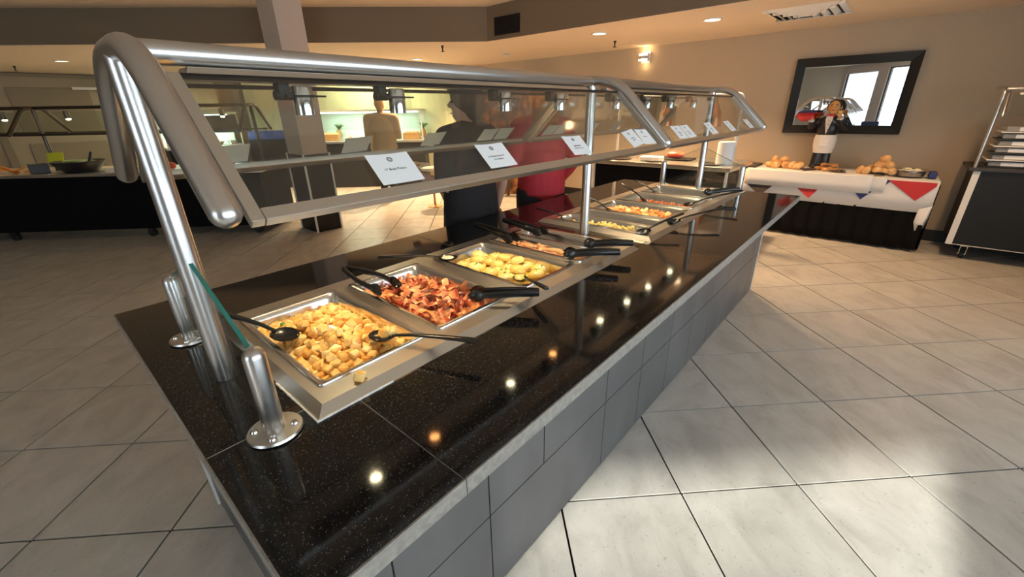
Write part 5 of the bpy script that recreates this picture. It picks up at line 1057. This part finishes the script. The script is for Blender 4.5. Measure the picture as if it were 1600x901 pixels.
# ================================================================== CARVING STATION (back bar)
t = thing('carving_station', 'carving station with a steel top and black skirt behind the far wells', 'carving station', (5.15, 2.0, 0))
MB().box(4.78, 5.55, 1.25, 2.78, .02, .86).build('skirted_base', 'black_fabric', t, smooth=0); MB().box(4.74, 5.6, 1.2, 2.82, .86, .905).build('steel_top', 'steel_plate', t, smooth=0, bevel=.004)
for y in (1.24, 2.79): MB().box(4.765, 4.79, y-.012, y+.012, .02, .86).build('corner_post', 'white_trim', t, smooth=0)
f_ = thing('lamp_gantry', 'pale tube gantry carrying two copper heat lamps over the carving station', 'lamp stand', (5.15, 2.0, .905))
P = round_path([(5.2, 2.72, .906), (5.2, 2.72, 1.60), (5.2, 1.32, 1.60), (5.2, 1.32, .906)], .06, 5); MB().tube(P, .016, 10).build('gantry_tube', 'white_metal', f_)
for y in (2.12, 1.58):
    MB().lathe([(.012, 1.59), (.014, 1.52), (.03, 1.50), (.04, 1.46), (.07, 1.42), (.078, 1.34), (.084, 1.28), (.08, 1.28), (.072, 1.34), (.06, 1.41)], (5.2, y, 0), 24, cap=False).build('copper_shade', 'copper', f_)
    MB().ball((5.2, y, 1.36), .03, 10, 8).build('bulb', 'bulb', f_)
    l = bpy.data.lights.new('carving_glow', 'SPOT'); l.energy = 26; l.color = (1, .68, .36); l.spot_size = 1.9; l.spot_blend = .6; l.shadow_soft_size = .03; o = bpy.data.objects.new('carving_glow', l); COL.objects.link(o); o.parent = f_; o.location = Vector((5.2, y, 1.31))-ORG[f_]
t = thing('menu_sheet', 'cream printed sheet hanging on the gantry beside the middle post', 'sign', (5.17, 2.52, 1.42)); MB().slab([(5.165, 2.70, 1.40), (5.165, 2.34, 1.40), (5.165, 2.34, 1.60), (5.165, 2.70, 1.60)], .002).build('paper', 'cream', t, smooth=0)
for k, (a, z) in enumerate(((.05, 1.565), (.11, 1.525), (.13, 1.445))): MB().box(5.1635, 5.1645, 2.52-a, 2.52+a, z-.006, z+.006).build('print_line', 'oak', t, smooth=0)
b = MB(); o = b.box(5.08, 5.34, 1.75, 2.15, .906, .925).build('carving_board', 'bowl_black', loc=(5.2, 1.95, .906), smooth=0, bevel=.004); tag(o, 'dark carving board under the roast', 'board')
b = MB(); b.ball((0, 0, .04), (.07, .11, .04), 16, 10); o = b.build('roast', 'red_food'); o.location = (5.2, 1.95, .925); tag(o, 'pink roast on the dark carving board under the heat lamps', 'roast')
o = MB().box(4.86, 5.0, 2.0, 2.25, .906, .96).build('ceramic_dish', 'plate_china', loc=(4.93, 2.1, .906), bevel=.012); tag(o, 'small cream ceramic dish at the front of the carving station', 'dish')
for k in range(3): o = MB().lathe([(.001, 0), (.07, 0), (.12, .012), (.118, .015), (.06, .006), (.001, .006)], (0, 0, 0), 24, cap=False).build('serving_plate', 'chrome'); o.location = (4.92, 2.5-.42*k-.2*(k == 2), .906); tag(o, ['silver platter left on the carving station', 'silver platter before the roast', 'silver platter right on the carving station'][k], 'platter')
o = MB().lathe([(.001, 0), (.085, 0), (.085, .22), (.08, .23), (.001, .23)], (0, 0, 0), 24, cap=False).build('white_canister', 'white_paper'); o.location = (5.05, 1.36, .906); tag(o, 'white round canister at the right end of the carving station', 'canister')
# two dining chairs by the window (seen in the mirror)
mat('chair_navy', (.03, .04, .09), .8)
for k, (x, y) in enumerate(((-3.6, .05), (-3.9, .75))):
    t = thing('dining_chair', ['navy dining chair by the window, only visible reflected at the mirror edge', 'navy dining chair by the window column reflected in the mirror'][k], 'chair', (x, y, 0))
    MB().box(x-.22, x+.22, y-.22, y+.22, .42, .48).build('seat', 'chair_navy', t, bevel=.02); MB().box(x+.17, x+.22, y-.21, y+.21, .55, 1.0).build('backrest', 'chair_navy', t, bevel=.02)
    for a in (-.19, .19):
        for c_ in (-.19, .19): MB().cyl((x+a, y+c_, 0), (x+a, y+c_, .42 if a < 0 else .6), .014).build('leg', 'black_paint', t)

# unseen bare tree, added outside the slanting window to streak the sun patch
t = thing('added_tree', 'unseen leafless tree added outside the slanting window to streak the sunlight', 'tree', (-9.2, 2.2, 0)); RT = random.Random(9); mat('bark', (.12, .09, .07), .9)
MB().tube([(-9.2, 2.2, 0), (-9.2, 2.15, 1.5), (-9.25, 2.0, 3.0), (-9.2, 1.8, 4.6)], [.13, .11, .09, .05], 10).build('trunk', 'bark', t)
for k, (z, y1, z1) in enumerate(((2.9, -.6, 3.9), (3.1, .2, 4.6), (3.3, -.4, 3.35), (2.7, .3, 3.3), (3.6, -.2, 4.3))):
    p0 = Vector((-9.22, 2.05, z)); p1 = Vector((-9.2+RT.uniform(-.3, .3), y1, z1)); mid = (p0+p1)/2+Vector((0, 0, .15)); br = MB().tube([p0, mid, p1], [.06, .045, .02], 8).build('branch', 'bark', t)
    for q in range(4):
        s_ = mid.lerp(p1, RT.uniform(.1, .9)); e_ = s_+Vector((RT.uniform(-.2, .2), RT.uniform(-.5, .3), RT.uniform(-.5, .5))); MB().tube([s_, e_], [.025, .01], 6).build('twig', 'bark', br)
